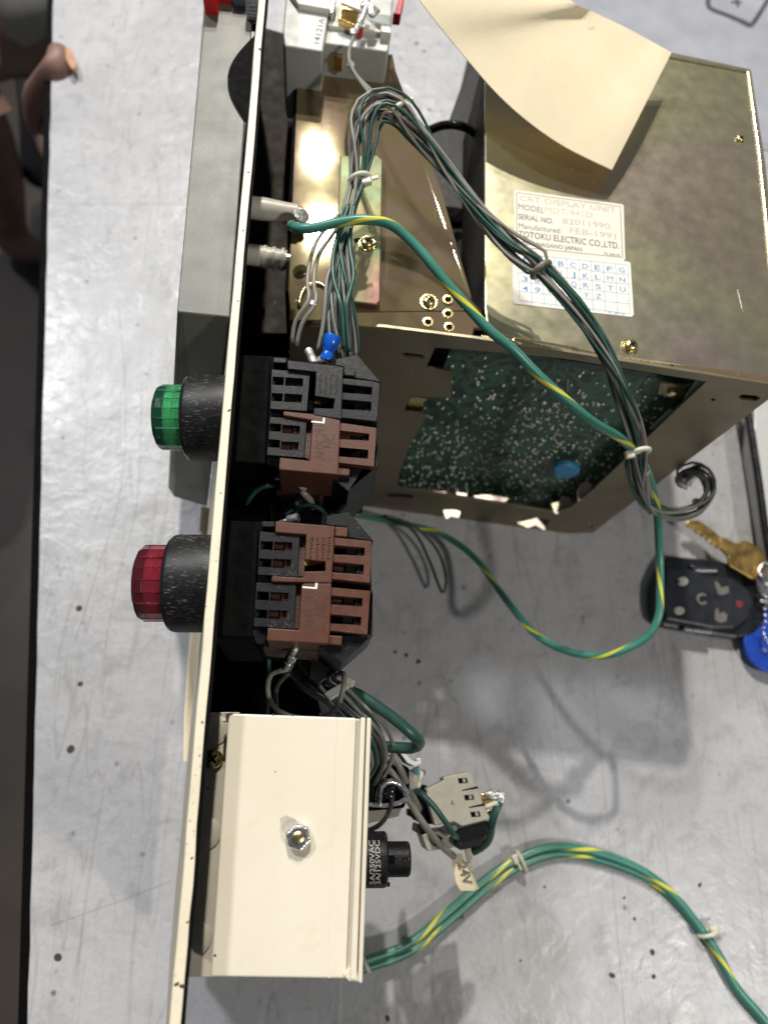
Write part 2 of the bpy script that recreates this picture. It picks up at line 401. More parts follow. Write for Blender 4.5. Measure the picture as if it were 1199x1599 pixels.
# a pan-head screw with a cross slot and washer, built once and shared
def cross_mesh(name, mat, r=3.6, h=2.2, sides=24):
    me = lathe([(0, r*1.0), (.35*h, r), (.75*h, r*.86), (h, r*.55), (h*1.02, .01)], mat, sides, link=False, name=name)
    return me
SCREW = cross_mesh('screw_head', 'gold_zinc')
def slot_mesh():
    V = []; Fc = []
    for a in (0, math.pi/2):
        c, s = math.cos(a), math.sin(a); b = len(V)
        for x, y in ((-2.1, -.45), (2.1, -.45), (2.1, .45), (-2.1, .45)):
            for z in (2.2, 1.2 if 0 else 2.32): V.append(Vector((x*c-y*s, x*s+y*c, z)))
        q = [b, b+2, b+4, b+6]; t = [i+1 for i in q]; Fc += [q[::-1], t]
        for i in range(4): j = (i+1) % 4; Fc.append([q[i], q[j], t[j], t[i]])
    me = bpy.data.meshes.new('slot'); me.from_pydata([v*.001 for v in V], [], Fc); me.materials.append(M['dull_black']); return me
SLOT = slot_mesh()
WASH = lathe([(0, 4.9), (.6, 4.8), (.61, .01)], 'gold_zinc', 28, link=False, name='washer')
def screw(parent, px, py, z, sc=1, tilt=0, washer=True, n=None):
    p = UP(px, py, z)
    if n: rot = Vector(n).to_track_quat('Z', 'Y').to_euler()
    else: rot = (tilt, 0, R.uniform(.3, 1.2))
    s = inst(SCREW, 'screw', parent, p, rot, sc)
    return s, p, rot, sc
def full_screw(parent, px, py, z, sc=1, washer=True):
    # a screw as a part with its slot as a sub-part
    p = UP(px, py, z); rot = (0, 0, R.uniform(.3, 1.2))
    s = inst(SCREW, 'screw', parent, p+Vector((0, 0, .6 if washer else 0)), rot, sc)
    k = bpy.data.objects.new('slot', SLOT); COL.objects.link(k); k.parent = s
    if washer:
        w = bpy.data.objects.new('washer', WASH); COL.objects.link(w); w.parent = s; w.location = (0, 0, -.0006/sc)
    return s

# ------------------------------------------------------------------ floor and bench
fl = box('floor', (-3500, -3000, -840), (3500, 3500, -830), 'shop_floor', bevel=0); tag(fl, kind='structure')
bench = thing('workbench', 'scratched light grey painted steel workbench carrying all the equipment', 'workbench', UP(600, 800, 0))
e0, e1 = UP(84, 0, 0), UP(44, 1599, 0); dv = (e1-e0).normalized()
q0, q1 = e0-dv*250, e1+dv*150
E_edge = [q0+(q1-q0)*(i/60)+Vector((R.uniform(-.35, .35), 0, 0)) for i in range(61)]
top = extr('bench_top', E_edge+[Vector((520, q1.y, 0)), Vector((520, q0.y, 0))], Vector((0, 0, -22)), 'bench_paint', bench)
off = Vector((-5.5, 0, 0))
extr('edge_strip', [v+Vector((-.2, 0, -1.5)) for v in E_edge]+[q1+off+Vector((0, 0, -1.5)), q0+off+Vector((0, 0, -1.5))], Vector((0, 0, -28)), 'dull_black', bench, bevel=.6)
hole = lathe([(-.3, 2.2), (.12, 2.1), (.14, .01)], 'chip', 14, link=False, name='pit')
for x, y, s in ((124, 950, 1.1), (126, 1068, .95), (111, 1170, 1.25), (91, 1495, 1.25), (617, 1018, .8), (634, 1023, .75), (653, 1033, .85),
                (1018, 1487, 1.0), (1092, 1382, .9), (955, 1523, 1.1), (974, 1402, .6), (812, 1500, .5), (720, 1430, .9), (605, 1590, 1.0), (850, 1385, .45), (1020, 1525, .7),
                (612, 40, .5), (618, 55, .6), (650, 68, .9), (640, 62, .6), (662, 80, .9), (670, 172, .8), (625, 92, .6), (630, 1495, .5), (990, 1435, .5)):
    s *= .8; o = inst(hole, 'pit', bench, UP(x, y, 0), (0, 0, R.uniform(0, 6)), s); o.scale = (s, s*R.uniform(.6, 1.2), .4)
gr = [UP(940, 1060, .02)]
# long seam-like scratches
for path in (((925, 1060), (940, 1200), (958, 1400), (975, 1599)), ((185, 480), (196, 600), (190, 760), (150, 900), (118, 1000)), ((222, 600), (215, 780), (185, 900), (165, 1010)),
             ((80, 1445), (180, 1410), (270, 1375)), ((85, 320), (200, 318), (300, 320))):
    tube('scratch', [UP(x, y, -.12) for x, y in path], .2, 'scratch_grey', bench, sides=5, step=8)

# ------------------------------------------------------------------ front panel with bezel
TZ = 222
panel = thing('front_panel', 'long cream painted metal panel standing on edge with chipped rim', 'control panel', UP(330, 900, 40))
def pe(y):  # left edge of the panel's rim in the photo
    return 404-(y/1599)*139
def strip(name, l0, l1, mat, parent, th=None):
    pass
ys = list(range(-120, 1761, 47))
Lt = [UP(pe(y)+R.uniform(-.8, .8), y, TZ) for y in ys]; Wd = 2.9
def lean(v, z):   # the panel leans outward towards the bench
    return Vector((v.x - (TZ-z)*.158 - (3.5 if z < 60 else 0)*0, v.y, z))
V = []; Fc = []
for i, v in enumerate(Lt):
    V += [v, v+Vector((Wd+R.uniform(-.12, .12), 0, 0)), lean(v, 30)+Vector((Wd, 0, 0)), lean(v, 30)]
for i in range(len(Lt)-1):
    a = i*4; b = a+4
    for k in range(4): Fc.append([a+k, a+(k+1) % 4, b+(k+1) % 4, b+k])
Fc += [[0, 1, 2, 3], [len(V)-4+k for k in (3, 2, 1, 0)]]
put('panel_sheet', V, Fc, 'cream_edge', panel, bevel=.35)
# inner black lining, seen as the thin dark line beside the rim
V2 = []
for v in Lt:
    a = v+Vector((Wd+.15, 0, -.8)); V2 += [a, a+Vector((.9, 0, 0)), lean(a, 32)+Vector((.9, 0, 0)), lean(a, 32)]
put('lining', V2, Fc, 'dull_black', panel)
# foot rim of the panel: pale folded lip seen left of the edge
V3 = []
yl = [792, 860, 950, 1040, 1120, 1190]
for y in yl:
    a = UP(319-(y-750)*.088+(7 if y > 1150 else 2 if y > 1100 else 0), y, 40); V3 += [a+Vector((0, 0, 2)), a+Vector((1.1, 0, 2)), a+Vector((9, 0, -5)), a+Vector((0, 0, -5))]
F3 = [[i*4+k, i*4+(k+1) % 4, i*4+4+(k+1) % 4, i*4+4+k] for i in range(len(yl)-1) for k in range(4)]+[[0, 1, 2, 3], [len(V3)-4+k for k in (3, 2, 1, 0)]]
put('foot_lip', V3, F3, 'cream_edge', panel, bevel=.3)
chipm = lathe([(-.3, 1.), (.06, .95), (.07, .01)], 'chip', 9, link=False, name='paint_chip')
for x, y, s in ((406, 77, .75), (388, 269, .5), (380, 360, .4), (358, 641, .55), (285, 1540, .7), (276, 1537, .6), (300, 1340, .4), (316, 1128, .4), (293, 1440, .35), (312, 1180, .3), (372, 470, .35), (345, 770, .3)):
    o = inst(chipm, 'paint_chip', panel, UP(x, y, TZ)+Vector((0, 0, .02)), (0, 0, R.uniform(0, 3)), s); o.scale = (s*.7, s*1.3, s)
slab('dark_gap_sheet', [(376, 455), (448, 455), (452, 560), (500, 760), (505, 830), (485, 1050), (505, 1125), (322, 1125), (345, 800)], 95, 92, 'dull_black', panel, bevel=0)  # dull black sheet added so the gap behind the panel reads dark
slab('dark_gap_rib', [(385, 770), (500, 775), (498, 782), (385, 777)], 110, 95, 'dull_black', panel, bevel=0)  # black strip added on the sheet that darkens the gap
# bezel housing
bez = thing('bezel_housing', 'grey green screen bezel housing projecting from the cream panel', 'bezel housing', UP(300, 500, 60))
bt = 212
A = UP(326, -60, bt); B = UP(277, 486, bt); C2 = UP(361, 496, bt); D = UP(404, -60, bt)
A2 = UP(324, -60, 60); B2 = UP(263, 762, 60); C3 = UP(341, 792, 60); D2 = UP(404, -60, 60); C3.x = min(C3.x, lean(C2, 60).x-.5)
B3 = UP(272, 776, 60)
V = [A, B, C2+Vector((-.4, 0, 0)), D+Vector((-.6, 0, 0)), A2, B2, B3, C3, D2+Vector((-12, 0, 0))]
C2m = B.lerp(C2, .06)
V.append(C2m+Vector((0, -.6, -.4)))
Fc = [[0, 1, 9, 2, 3], [0, 4, 5, 1], [1, 5, 6, 9], [9, 6, 7, 2], [3, 8, 4, 0], [4, 8, 7, 6, 5], [2, 7, 8, 3]]
put('housing', V, Fc, 'grey_paint', bez, bevel=1.3, seg=3)
# flat dark half disc on the housing top, against the panel
Pn = UP(402, 118, 222)
def halfdisc():
    pts = []
    for i in range(25):
        a = math.pi/2+math.pi*i/24
        pts.append(Vector((0, 0, 0)))
    return pts
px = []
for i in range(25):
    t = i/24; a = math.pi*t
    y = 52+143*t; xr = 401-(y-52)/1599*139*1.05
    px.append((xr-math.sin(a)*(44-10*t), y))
slab('dark_half_disc', px, 213.2, 212.1, 'dull_black', bez, bevel=0)
bez.children[-1]['label'] = 'dark half round patch beside the panel edge'

# ------------------------------------------------------------------ push buttons
def C4(x, y): return 380+x/4.996, 540+y/4.996
def C5(x, y): return 360+x/4.612, 780+y/4.612
def button(parent, cx, cy, axz, col, xl0, xl1, xr1, rr, rl):
    c = UP(cx, cy, axz); tilt = Vector((-1, 0, -.06)).normalized()
    x_ring = UP(xl1, cy, axz+4).x; x_pan = UP(xr1, cy, axz+10).x; x_cap = UP(xl0, cy, axz+4).x
    o = Vector((x_pan, c.y, axz)); L = x_pan-x_ring; Lc = x_pan-x_cap
    lathe([(-3, rr*.97), (0, rr), (L-2.2, rr), (L-1.2, rr*.985)], 'ring_black', 180, tilt, o, .008, 'knurled_ring', parent)
    lathe([(L-1.2, rr*.985), (L-.5, rr*.97), (L, rr*.93), (L+.05, rl*1.07), (L-2, rl*1.06)], 'gloss_black', 72, tilt, o, 0, 'bezel_rim', parent)
    Lm = L+(Lc-L)*.62
    lens = lathe([(L-2, rl), (Lm, rl), (Lm, rl*.9)], col+'_clear', 20, tilt, o, 0, 'lens_cap', parent, smooth=False)
    lathe([(Lm+.05, rl*1.003), (Lc-1.6, rl), (Lc-.6, rl*.955), (Lc, rl*.87), (Lc+.1, .01)], col+'_tip', 20, tilt, o, 0, 'lens_face', lens, smooth=False, bevel=.3)
    Lq = (L+Lm)/2
    lathe([(L-3, rl*.90), (Lq-.25, rl*.90), (Lq-.2, rl*.84), (Lq+.2, rl*.84), (Lq+.25, rl*.90), (Lm-.2, rl*.90), (Lm-.1, .01)], col+'_core', 20, tilt, o, 0, 'diffuser', lens, smooth=False)
    u = tilt.orthogonal().normalized(); v = tilt.cross(u)
    for k in range(20):
        a = 2*math.pi*(k)/20; d = u*math.cos(a)+v*math.sin(a)
        if d.z < -.2: continue
        tube('rib', [o+tilt*(L-.5)+d*rl*1.0, o+tilt*(Lc-1.8)+d*rl*1.0], .55 if k % 4 == 1 else .2, col+'_clear', lens, sides=6, step=6)
def clips(parent, win, mp, z, mat, f0, f1, mat2=None):
    tl, tr, br, bl = [Vector((*p, 0)) for p in win]
    def q(s, t): return tuple((tl.lerp(tr, s)).lerp(bl.lerp(br, s), t)[:2])
    m_ = f0+(f1-f0)*.62
    slab('contact_clip', [q(f0, -.02), q(m_-.01, -.02), q(m_-.01, 1.02), q(f0, 1.02)], z-2.6, z-9, mat, parent, bevel=.35, map=mp)
    slab('contact_clip', [q(m_, -.02), q(f1, -.02), q(f1, 1.02), q(m_, 1.02)], z-1.6, z-9, mat, parent, bevel=.35, map=mp)
    if mat2: slab('contact_step', [q(.02, .35), q(f0-.05, .35), q(f0-.05, 1.02), q(.02, 1.02)], z-3.4, z-9, mat2, parent, bevel=.2, map=mp)
ZS = 218
def frame(parent, outer, wins, mp, z, mat, name='terminal_guard', th=3.2):
    return slab(name, outer, z, z-th, mat, parent, [list(reversed(w)) for w in wins], .35, mp)
# --- green button
gb = thing('green_pushbutton', 'green illuminated push button with black and brown contact blocks behind panel', 'push button', UP(430, 660, 150))
button(gb, 312, 652, 199, 'green', 242, 290, 350, 15.8, 11.9)
slab('mounting_block', [(-90, 62), (345, 82), (345, 110), (215, 140), (175, 925), (-130, 900)], 207, 150, 'dull_black', gb, map=C4, bevel=.8)
slab('switch_body', [(215, 100), (340, 95), (720, 150), (1000, 275), (1050, 590), (1040, 640), (1000, 945), (835, 1000), (270, 955), (185, 925)], 209.5, 160, 'dull_black', gb, map=C4)
Wl1 = [[(330, 245), (468, 255), (464, 318), (326, 310)], [(322, 372), (460, 380), (455, 443), (316, 436)]]
Wd1 = [[(230, 240), (318, 245), (314, 308), (228, 303)], [(222, 367), (310, 372), (306, 434), (219, 429)]]
frame(gb, [(225, 185), (520, 205), (495, 508), (212, 490)], Wl1+Wd1, C4, ZS+.6, 'black_plastic')
for w in Wl1: clips(gb, w, C4, ZS, 'black_plastic', 0, 1)
for w in Wd1: clips(gb, w, C4, ZS-1.5, 'black_plastic', .1, 1)
slab('corner_lug', [(238, 88), (340, 95), (335, 135), (232, 130)], ZS-2, 200, 'black_plastic', gb, map=C4)
slab('spine', [(345, 110), (720, 152), (782, 165), (778, 255), (765, 572), (548, 540), (550, 482), (700, 488), (712, 415), (558, 392), (568, 205), (345, 180)], ZS+2, 200, 'black_plastic', gb, map=C4)
Wr1 = [[(775, 300), (1003, 325), (1000, 378), (772, 362)], [(768, 420), (998, 440), (994, 505), (764, 490)]]
frame(gb, [(782, 240), (1008, 270), (1072, 290), (1045, 597), (757, 556)], [], C4, ZS-7, 'dull_black')
frame(gb, [(762, 250), (1008, 272), (1070, 290), (1046, 592), (754, 560)], Wr1, C4, ZS+.8, 'black_plastic')
for w in Wr1: clips(gb, w, C4, ZS, 'black_plastic', .42, 1)
slab('brown_spine', [(312, 508), (540, 530), (757, 578), (740, 1005), (278, 965), (285, 870), (517, 895), (542, 580), (314, 542)], ZS+1.8, 198, 'brown_plastic', gb, map=C4)
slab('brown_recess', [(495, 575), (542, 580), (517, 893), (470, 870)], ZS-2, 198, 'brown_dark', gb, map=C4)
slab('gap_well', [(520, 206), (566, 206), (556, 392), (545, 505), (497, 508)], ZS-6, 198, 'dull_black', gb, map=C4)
slab('brass_leaf', [(560, 425), (600, 427), (600, 450), (560, 448)], ZS-2, 206, 'brass', gb, map=C4, bevel=.1)
Wr2 = [[(755, 660), (982, 685), (978, 740), (750, 728)], [(745, 790), (975, 810), (972, 882), (742, 862)]]
frame(gb, [(757, 600), (1037, 640), (1020, 942), (738, 910)], Wr2, C4, ZS+.5, 'brown_plastic')
for w in Wr2: clips(gb, w, C4, ZS, 'black_plastic', .42, 1, 'brown_dark')
slab('brown_tail', [(735, 945), (832, 955), (828, 1012), (728, 1006)], ZS-1, 200, 'brown_plastic', gb, map=C4)
Wl2 = [[(305, 615), (443, 625), (438, 690), (302, 680)], [(298, 745), (433, 752), (427, 815), (292, 808)]]
Wd2 = [[(207, 603), (296, 610), (293, 670), (204, 664)], [(198, 728), (288, 735), (284, 796), (194, 790)]]
frame(gb, [(210, 555), (495, 575), (470, 872), (185, 850)], Wl2+Wd2, C4, ZS+.6, 'black_plastic')
for w in Wl2: clips(gb, w, C4, ZS, 'brown_plastic', 0, 1)
for w in Wd2: clips(gb, w, C4, ZS-2, 'dull_black', .1, 1)
slab('end_cap', [(725, 100), (890, 65), (1080, 290), (1012, 272), (880, 252), (782, 238), (782, 165), (718, 148)], ZS-2.2, 190, 'black_plastic', gb, map=C4)
slab('cap_tooth', [(785, 165), (878, 175), (876, 240), (782, 232)], ZS-1, 205, 'black_plastic', gb, map=C4, bevel=.5)
slab('end_cap', [(660, 1012), (830, 1012), (836, 955), (1022, 945), (1050, 700), (1058, 930), (820, 1138)], ZS-3.2, 190, 'black_plastic', gb, map=C4)
slab('side_fin', [(1040, 950), (1045, 975), (900, 1130), (760, 1299), (720, 1299), (820, 1140)], 200, 170, 'black_plastic', gb, map=C4)
for k in range(3):
    slab('fin_slot', [(1000-k*60, 1010+k*70), (985-k*60, 1045+k*70), (870-k*30, 1165+k*30), (880-k*30, 1130+k*30)], 200.5, 199, 'dull_black', gb, map=C4, bevel=0)
slab('lower_guard', [(665, 1060), (820, 1140), (740, 1299), (600, 1299)], 180, 150, 'gloss_black', gb, map=C4, bevel=.6)
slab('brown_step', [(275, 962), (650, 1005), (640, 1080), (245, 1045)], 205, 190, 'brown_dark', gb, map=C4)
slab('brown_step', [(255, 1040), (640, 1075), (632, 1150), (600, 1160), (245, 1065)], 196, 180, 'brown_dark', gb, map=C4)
px_text('embossed_text', 'AHX 291', (628, 895), (632, 620), ZS+1.8, 3.0, 'ink_brown', gb, C4)
px_text('embossed_text', 'NC', (706, 800), (712, 698), ZS+1.8, 3.3, 'ink_brown', gb, C4)
px_text('white_letter', 'L', (632, 606), (636, 562), ZS+1.8, 4.4, 'ink_white', gb, C4)
def relief_marks(parent, mp, x0, y0, mat, rows=4):   # worn moulded marks, too faint to read
    rr = random.Random(int(x0))
    for i in range(rows):
        y = y0
        while y > y0-150:
            h = rr.uniform(5, 14); x = x0+i*42+(y0-y)*.05; w = rr.uniform(10, 22)
            slab('moulded_mark', [(x, y), (x+w, y+1), (x+w+.6, y-h+1), (x+.6, y-h)], ZS+2.12, ZS+1.6, mat, parent, map=mp, bevel=.08); y -= h+rr.uniform(6, 13)
relief_marks(gb, C4, 590, 378, 'black_plastic')
# --- red button
rb = thing('red_pushbutton', 'red illuminated push button with brown contact blocks beside cream box', 'push button', UP(400, 920, 150))
button(rb, 288, 910, 199, 'red', 214, 264, 327, 16.6, 12.9)
slab('mounting_block', [(-70, 145), (330, 160), (330, 190), (205, 240), (165, 1000), (-140, 990)], 207, 150, 'dull_black', rb, map=C5, bevel=.8)
slab('switch_body', [(225, 165), (325, 155), (845, 205), (1010, 305), (1015, 650), (985, 965), (800, 1045), (265, 1010), (170, 985)], 209.5, 160, 'dull_black', rb, map=C5)
Wl = [[(316, 303), (445, 308), (440, 372), (312, 365)], [(306, 425), (437, 432), (432, 497), (302, 490)],
      [(288, 665), (418, 672), (413, 735), (285, 728)], [(276, 795), (408, 800), (402, 865), (272, 858)]]
Wdk = [[(220, 298), (308, 303), (304, 364), (216, 360)], [(208, 424), (298, 428), (294, 489), (204, 484)],
       [(192, 660), (280, 665), (276, 727), (188, 722)], [(180, 790), (268, 795), (264, 857), (176, 852)]]
frame(rb, [(212, 230), (498, 258), (480, 556), (198, 540)], Wl[:2]+Wdk[:2], C5, ZS+.6, 'black_plastic')
frame(rb, [(188, 598), (472, 614), (455, 932), (168, 910)], Wl[2:]+Wdk[2:], C5, ZS+.6, 'black_plastic')
for w in Wl: clips(rb, w, C5, ZS, 'brown_plastic', 0, 1)
for i, w in enumerate(Wdk): clips(rb, w, C5, ZS-1.5, 'black_plastic' if i in (0, 1, 3) else 'dull_black', .1, 1)
slab('corner_lug', [(228, 155), (322, 160), (318, 200), (225, 195)], ZS-2, 200, 'black_plastic', rb, map=C5)
slab('corner_lug', [(165, 935), (262, 942), (258, 985), (160, 980)], ZS-2, 200, 'black_plastic', rb, map=C5)
slab('brown_spine', [(325, 155), (752, 192), (746, 262), (728, 600), (294, 590), (298, 550), (498, 562), (528, 560), (530, 517), (682, 516), (684, 447), (536, 432), (546, 252), (322, 235)], ZS+1.8, 198, 'brown_plastic', rb, map=C5)
slab('brown_tail', [(754, 194), (845, 202), (841, 268), (749, 262)], ZS+.3, 200, 'brown_plastic', rb, map=C5)
slab('brown_recess', [(500, 256), (545, 254), (532, 560), (480, 556)], ZS-2, 198, 'brown_dark', rb, map=C5)
slab('brass_leaf', [(532, 450), (552, 451), (552, 474), (532, 473)], ZS-1.6, 206, 'brass', rb, map=C5, bevel=.1)
slab('brown_spine', [(522, 604), (727, 604), (714, 975), (705, 1038), (262, 1015), (268, 925), (492, 940), (512, 618)], ZS+1.5, 198, 'brown_plastic', rb, map=C5)
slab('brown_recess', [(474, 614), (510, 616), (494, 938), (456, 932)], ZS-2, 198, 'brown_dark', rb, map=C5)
slab('brown_tail', [(708, 978), (806, 982), (800, 1050), (700, 1040)], ZS-.6, 200, 'brown_plastic', rb, map=C5)
Wr = [[(745, 330), (967, 348), (964, 405), (742, 395)], [(738, 450), (960, 470), (955, 540), (735, 525)],
      [(722, 690), (952, 710), (948, 770), (718, 755)], [(715, 825), (942, 845), (938, 905), (712, 893)]]
frame(rb, [(744, 273), (1018, 300), (1005, 602), (727, 572)], Wr[:2], C5, ZS+.5, 'brown_plastic')
frame(rb, [(725, 633), (1005, 658), (985, 972), (706, 942)], Wr[2:], C5, ZS+.5, 'brown_plastic')
for i, w in enumerate(Wr): clips(rb, w, C5, ZS, 'black_plastic', .40, 1, 'brown_dark' if i in (1, 2) else None)
slab('end_cap', [(690, 120), (855, 88), (1032, 302), (845, 274), (845, 200), (690, 182)], ZS-2, 190, 'black_plastic', rb, map=C5)
slab('end_cap', [(630, 1050), (798, 1052), (810, 980), (1000, 975), (1025, 640), (1022, 985), (800, 1178)], ZS-3.2, 190, 'black_plastic', rb, map=C5)
slab('lower_guard', [(580, 1080), (800, 1180), (745, 1260), (640, 1330), (560, 1280)], 185, 150, 'gloss_black', rb, map=C5, bevel=.6)
slab('brown_step', [(258, 1012), (645, 1046), (635, 1112), (232, 1072)], 204, 186, 'brown_dark', rb, map=C5)
px_text('embossed_text', 'AHX 291', (598, 935), (606, 660), ZS+1.5, 3.0, 'ink_brown', rb, C5)
px_text('embossed_text', 'NC', (682, 845), (688, 735), ZS+1.5, 3.3, 'ink_brown', rb, C5)
px_text('white_letter', 'L', (622, 645), (626, 602), ZS+1.5, 4.6, 'ink_white', rb, C5)
relief_marks(rb, C5, 570, 422, 'brown_plastic')

# ------------------------------------------------------------------ cream bracket box
cb = thing('cream_bracket_box', 'cream painted metal bracket box with a nut in its middle', 'bracket box', UP(450, 1320, 40))
BZ = 206
put_c = slab('cover', [(357, 1114), (556, 1121), (540, 1528), (329, 1525)], BZ, BZ-1.6, 'cream_paint', cb, bevel=.5)
extr('bend_band', [UP(526, 1120, BZ+.12), UP(555, 1121.5, BZ-2.2), UP(539, 1527.5, BZ-2.2), UP(512, 1527, BZ+.12)], Vector((0, 0, -1.2)), 'cream_paint', cb)
slab('end_tab', [(345, 1126), (360, 1112), (358, 1126)], BZ-.6, BZ-8, 'cream_paint', cb, bevel=.2)
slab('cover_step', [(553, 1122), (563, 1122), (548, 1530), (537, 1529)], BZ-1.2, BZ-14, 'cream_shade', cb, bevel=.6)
slab('side_wall', [(563, 1120), (571, 1120), (557, 1533), (546, 1531)], BZ+1.2, BZ-45, 'cream_paint', cb, bevel=.6)
slab('side_wall', [(573, 1120), (580, 1121), (566, 1537), (559, 1535)], BZ+1.2, BZ-45, 'cream_paint', cb, bevel=.6)
slab('dark_seam', [(570, 1121), (573.5, 1121), (560, 1533), (556, 1533)], BZ-.6, BZ-40, 'brown_dark', cb, bevel=0)
slab('fold_corner', [(534, 1522), (556, 1500), (560, 1534), (545, 1533)], BZ+.6, BZ-3, 'cream_paint', cb, bevel=.5)
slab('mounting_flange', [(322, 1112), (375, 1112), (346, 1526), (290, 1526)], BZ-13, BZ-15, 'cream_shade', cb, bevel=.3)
slab('flange_wall', [(357.5, 1115), (361, 1115), (333, 1524), (329.5, 1524)], BZ-1.8, BZ-13, 'cream_paint', cb, bevel=.2)
full_screw(cb, 333, 1185, BZ-12.5, .88, False)
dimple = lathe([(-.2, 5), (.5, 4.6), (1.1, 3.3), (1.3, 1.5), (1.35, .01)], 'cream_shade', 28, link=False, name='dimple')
for x, y in ((337, 1140), (322, 1302), (306, 1466)): inst(dimple, 'dimple', cb, UP(x, y, BZ-13))
slab('paint_chip', [(352, 1114), (366, 1113), (359, 1118), (355, 1128)], BZ+.1, BZ-1, 'chip', cb, bevel=0)
for x, y, s in ((430, 1205, .22), (427, 1116, .35), (336, 1492, .4), (457, 1117, .3), (500, 1115, .25), (325, 1231, .35), (310, 1463, .35)):
    o = inst(chipm, 'paint_chip', cb, UP(x, y, BZ if x > 345 or y == 1492 else BZ-13)+Vector((0, 0, .02)), (0, 0, R.uniform(0, 3)), s)
# a nut on a stud
nut = lathe([(0, 3.9), (1, 4.0), (2.9, 4.0), (3.6, 3.6)], 'steel', 6, Vector((0, 0, 1)), UP(466, 1306, BZ), 0, 'hex_nut', cb, smooth=False, bevel=.3)
lathe([(3.55, 2.9), (4.0, 2.7), (4.02, 1.9), (3.9, 1.8)], 'steel', 28, Vector((0, 0, 1)), UP(466, 1306, BZ), 0, 'collar', nut)
lathe([(3.5, 1.75), (5.2, 1.7), (5.4, 1.3), (5.45, .01)], 'gold_zinc', 20, Vector((0, 0, 1)), UP(466, 1306, BZ), 0, 'stud', nut)
slab('nut_shadow', [(437, 1278), (446, 1273), (460, 1278), (470, 1290), (455, 1310), (440, 1296)], BZ+.06, BZ-.2, 'cream_shade', cb, bevel=0)  # darker patch painting the nut's fainter cast shadow on the cover

# ------------------------------------------------------------------ display chassis
ch = thing('display_chassis', 'zinc plated metal chassis of a display unit with exposed circuit board', 'display chassis', UP(900, 700, 0))
T = 180
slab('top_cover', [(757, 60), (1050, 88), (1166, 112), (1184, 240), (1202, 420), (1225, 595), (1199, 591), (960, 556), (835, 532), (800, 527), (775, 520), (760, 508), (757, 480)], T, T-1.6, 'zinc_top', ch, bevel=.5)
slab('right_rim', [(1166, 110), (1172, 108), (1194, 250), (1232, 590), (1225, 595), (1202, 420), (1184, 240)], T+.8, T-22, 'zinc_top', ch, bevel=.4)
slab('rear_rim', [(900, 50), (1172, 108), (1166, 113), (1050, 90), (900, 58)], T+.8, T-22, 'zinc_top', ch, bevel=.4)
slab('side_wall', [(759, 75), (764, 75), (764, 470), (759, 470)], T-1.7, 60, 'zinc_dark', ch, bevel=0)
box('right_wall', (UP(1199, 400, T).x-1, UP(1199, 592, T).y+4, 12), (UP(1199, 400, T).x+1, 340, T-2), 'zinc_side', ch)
# side panel with its big opening
PA, PB, PC = UP(480, 500, 178), UP(1199, 606, 178), UP(925, 832, 6)
PN = (PB-PA).cross(PC-PA).normalized()
if PN.y > 0: PN = -PN
def SP(x, y, d=0): return UPP(x, y, PA-PN*d, PN)
outer = [SP(452, 500), SP(600, 511), SP(737, 528), SP(860, 546), SP(1060, 578), SP(1215, 602), SP(1215, 612), SP(925, 832), SP(850, 834), SP(700, 820), SP(590, 806), SP(520, 780), SP(452, 700)]
op = [(679, 543), (760, 549), (880, 560), (990, 578), (1102, 596), (1050, 645), (985, 708), (925, 765), (893, 790), (868, 800), (760, 783), (648, 765), (621, 762), (623, 740), (632, 715), (642, 690), (656, 668), (668, 648), (630, 644), (640, 619), (704, 621), (705, 597), (704, 580), (688, 577), (665, 574)]
small = [[(626, 553), (633, 551), (658, 554), (663, 558), (657, 561), (632, 558)], [(603, 770), (645, 773), (642, 780), (601, 777)],
         [(690, 798), (706, 796), (722, 799), (720, 811), (696, 809)], [(808, 813), (835, 808), (858, 812), (852, 825), (824, 822)],
         [(1152, 620), (1158, 616), (1180, 618), (1186, 622), (1178, 627), (1158, 625)], [(916, 820), (922, 818), (926, 821), (920, 824)], [(1108, 624), (1113, 622), (1117, 624), (1112, 627)]]
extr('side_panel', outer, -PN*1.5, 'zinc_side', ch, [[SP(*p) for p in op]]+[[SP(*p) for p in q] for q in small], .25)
# folded top flange of the side panel
def edge_strip(name, pts, z, w, th, mat):
    a = [UP(x, y, z) for x, y in pts]; n = len(a)
    b = [v+Vector((0, w, 0)) for v in reversed(a)]
    return extr(name, a+b, Vector((0, 0, -th)), mat, ch, (), .4)
slab('top_flange', [(452, 489), (600, 487), (752, 486), (758, 512), (740, 512), (737, 529), (600, 512), (452, 501)], T+.4, T-2, 'zinc_plate', ch, bevel=.5)
slab('folded_edge', [(800, 527), (861, 540), (960, 556), (1048, 570), (1048, 575), (860, 546), (800, 533)], T-.2, T-4, 'gold_zinc', ch, bevel=.5)
slab('folded_edge', [(1052, 568), (1115, 574), (1225, 590), (1225, 601), (1115, 583), (1052, 576)], T+.6, T-4, 'zinc_plate', ch, bevel=.6)
slab('folded_edge', [(752, 522), (806, 530), (800, 537), (750, 527)], T-.4, T-3, 'gold_zinc', ch, bevel=.4)
slab('dark_notch', [(742, 512), (757, 512), (766, 521), (742, 524)], T-3, T-8, 'dull_black', ch, bevel=0)
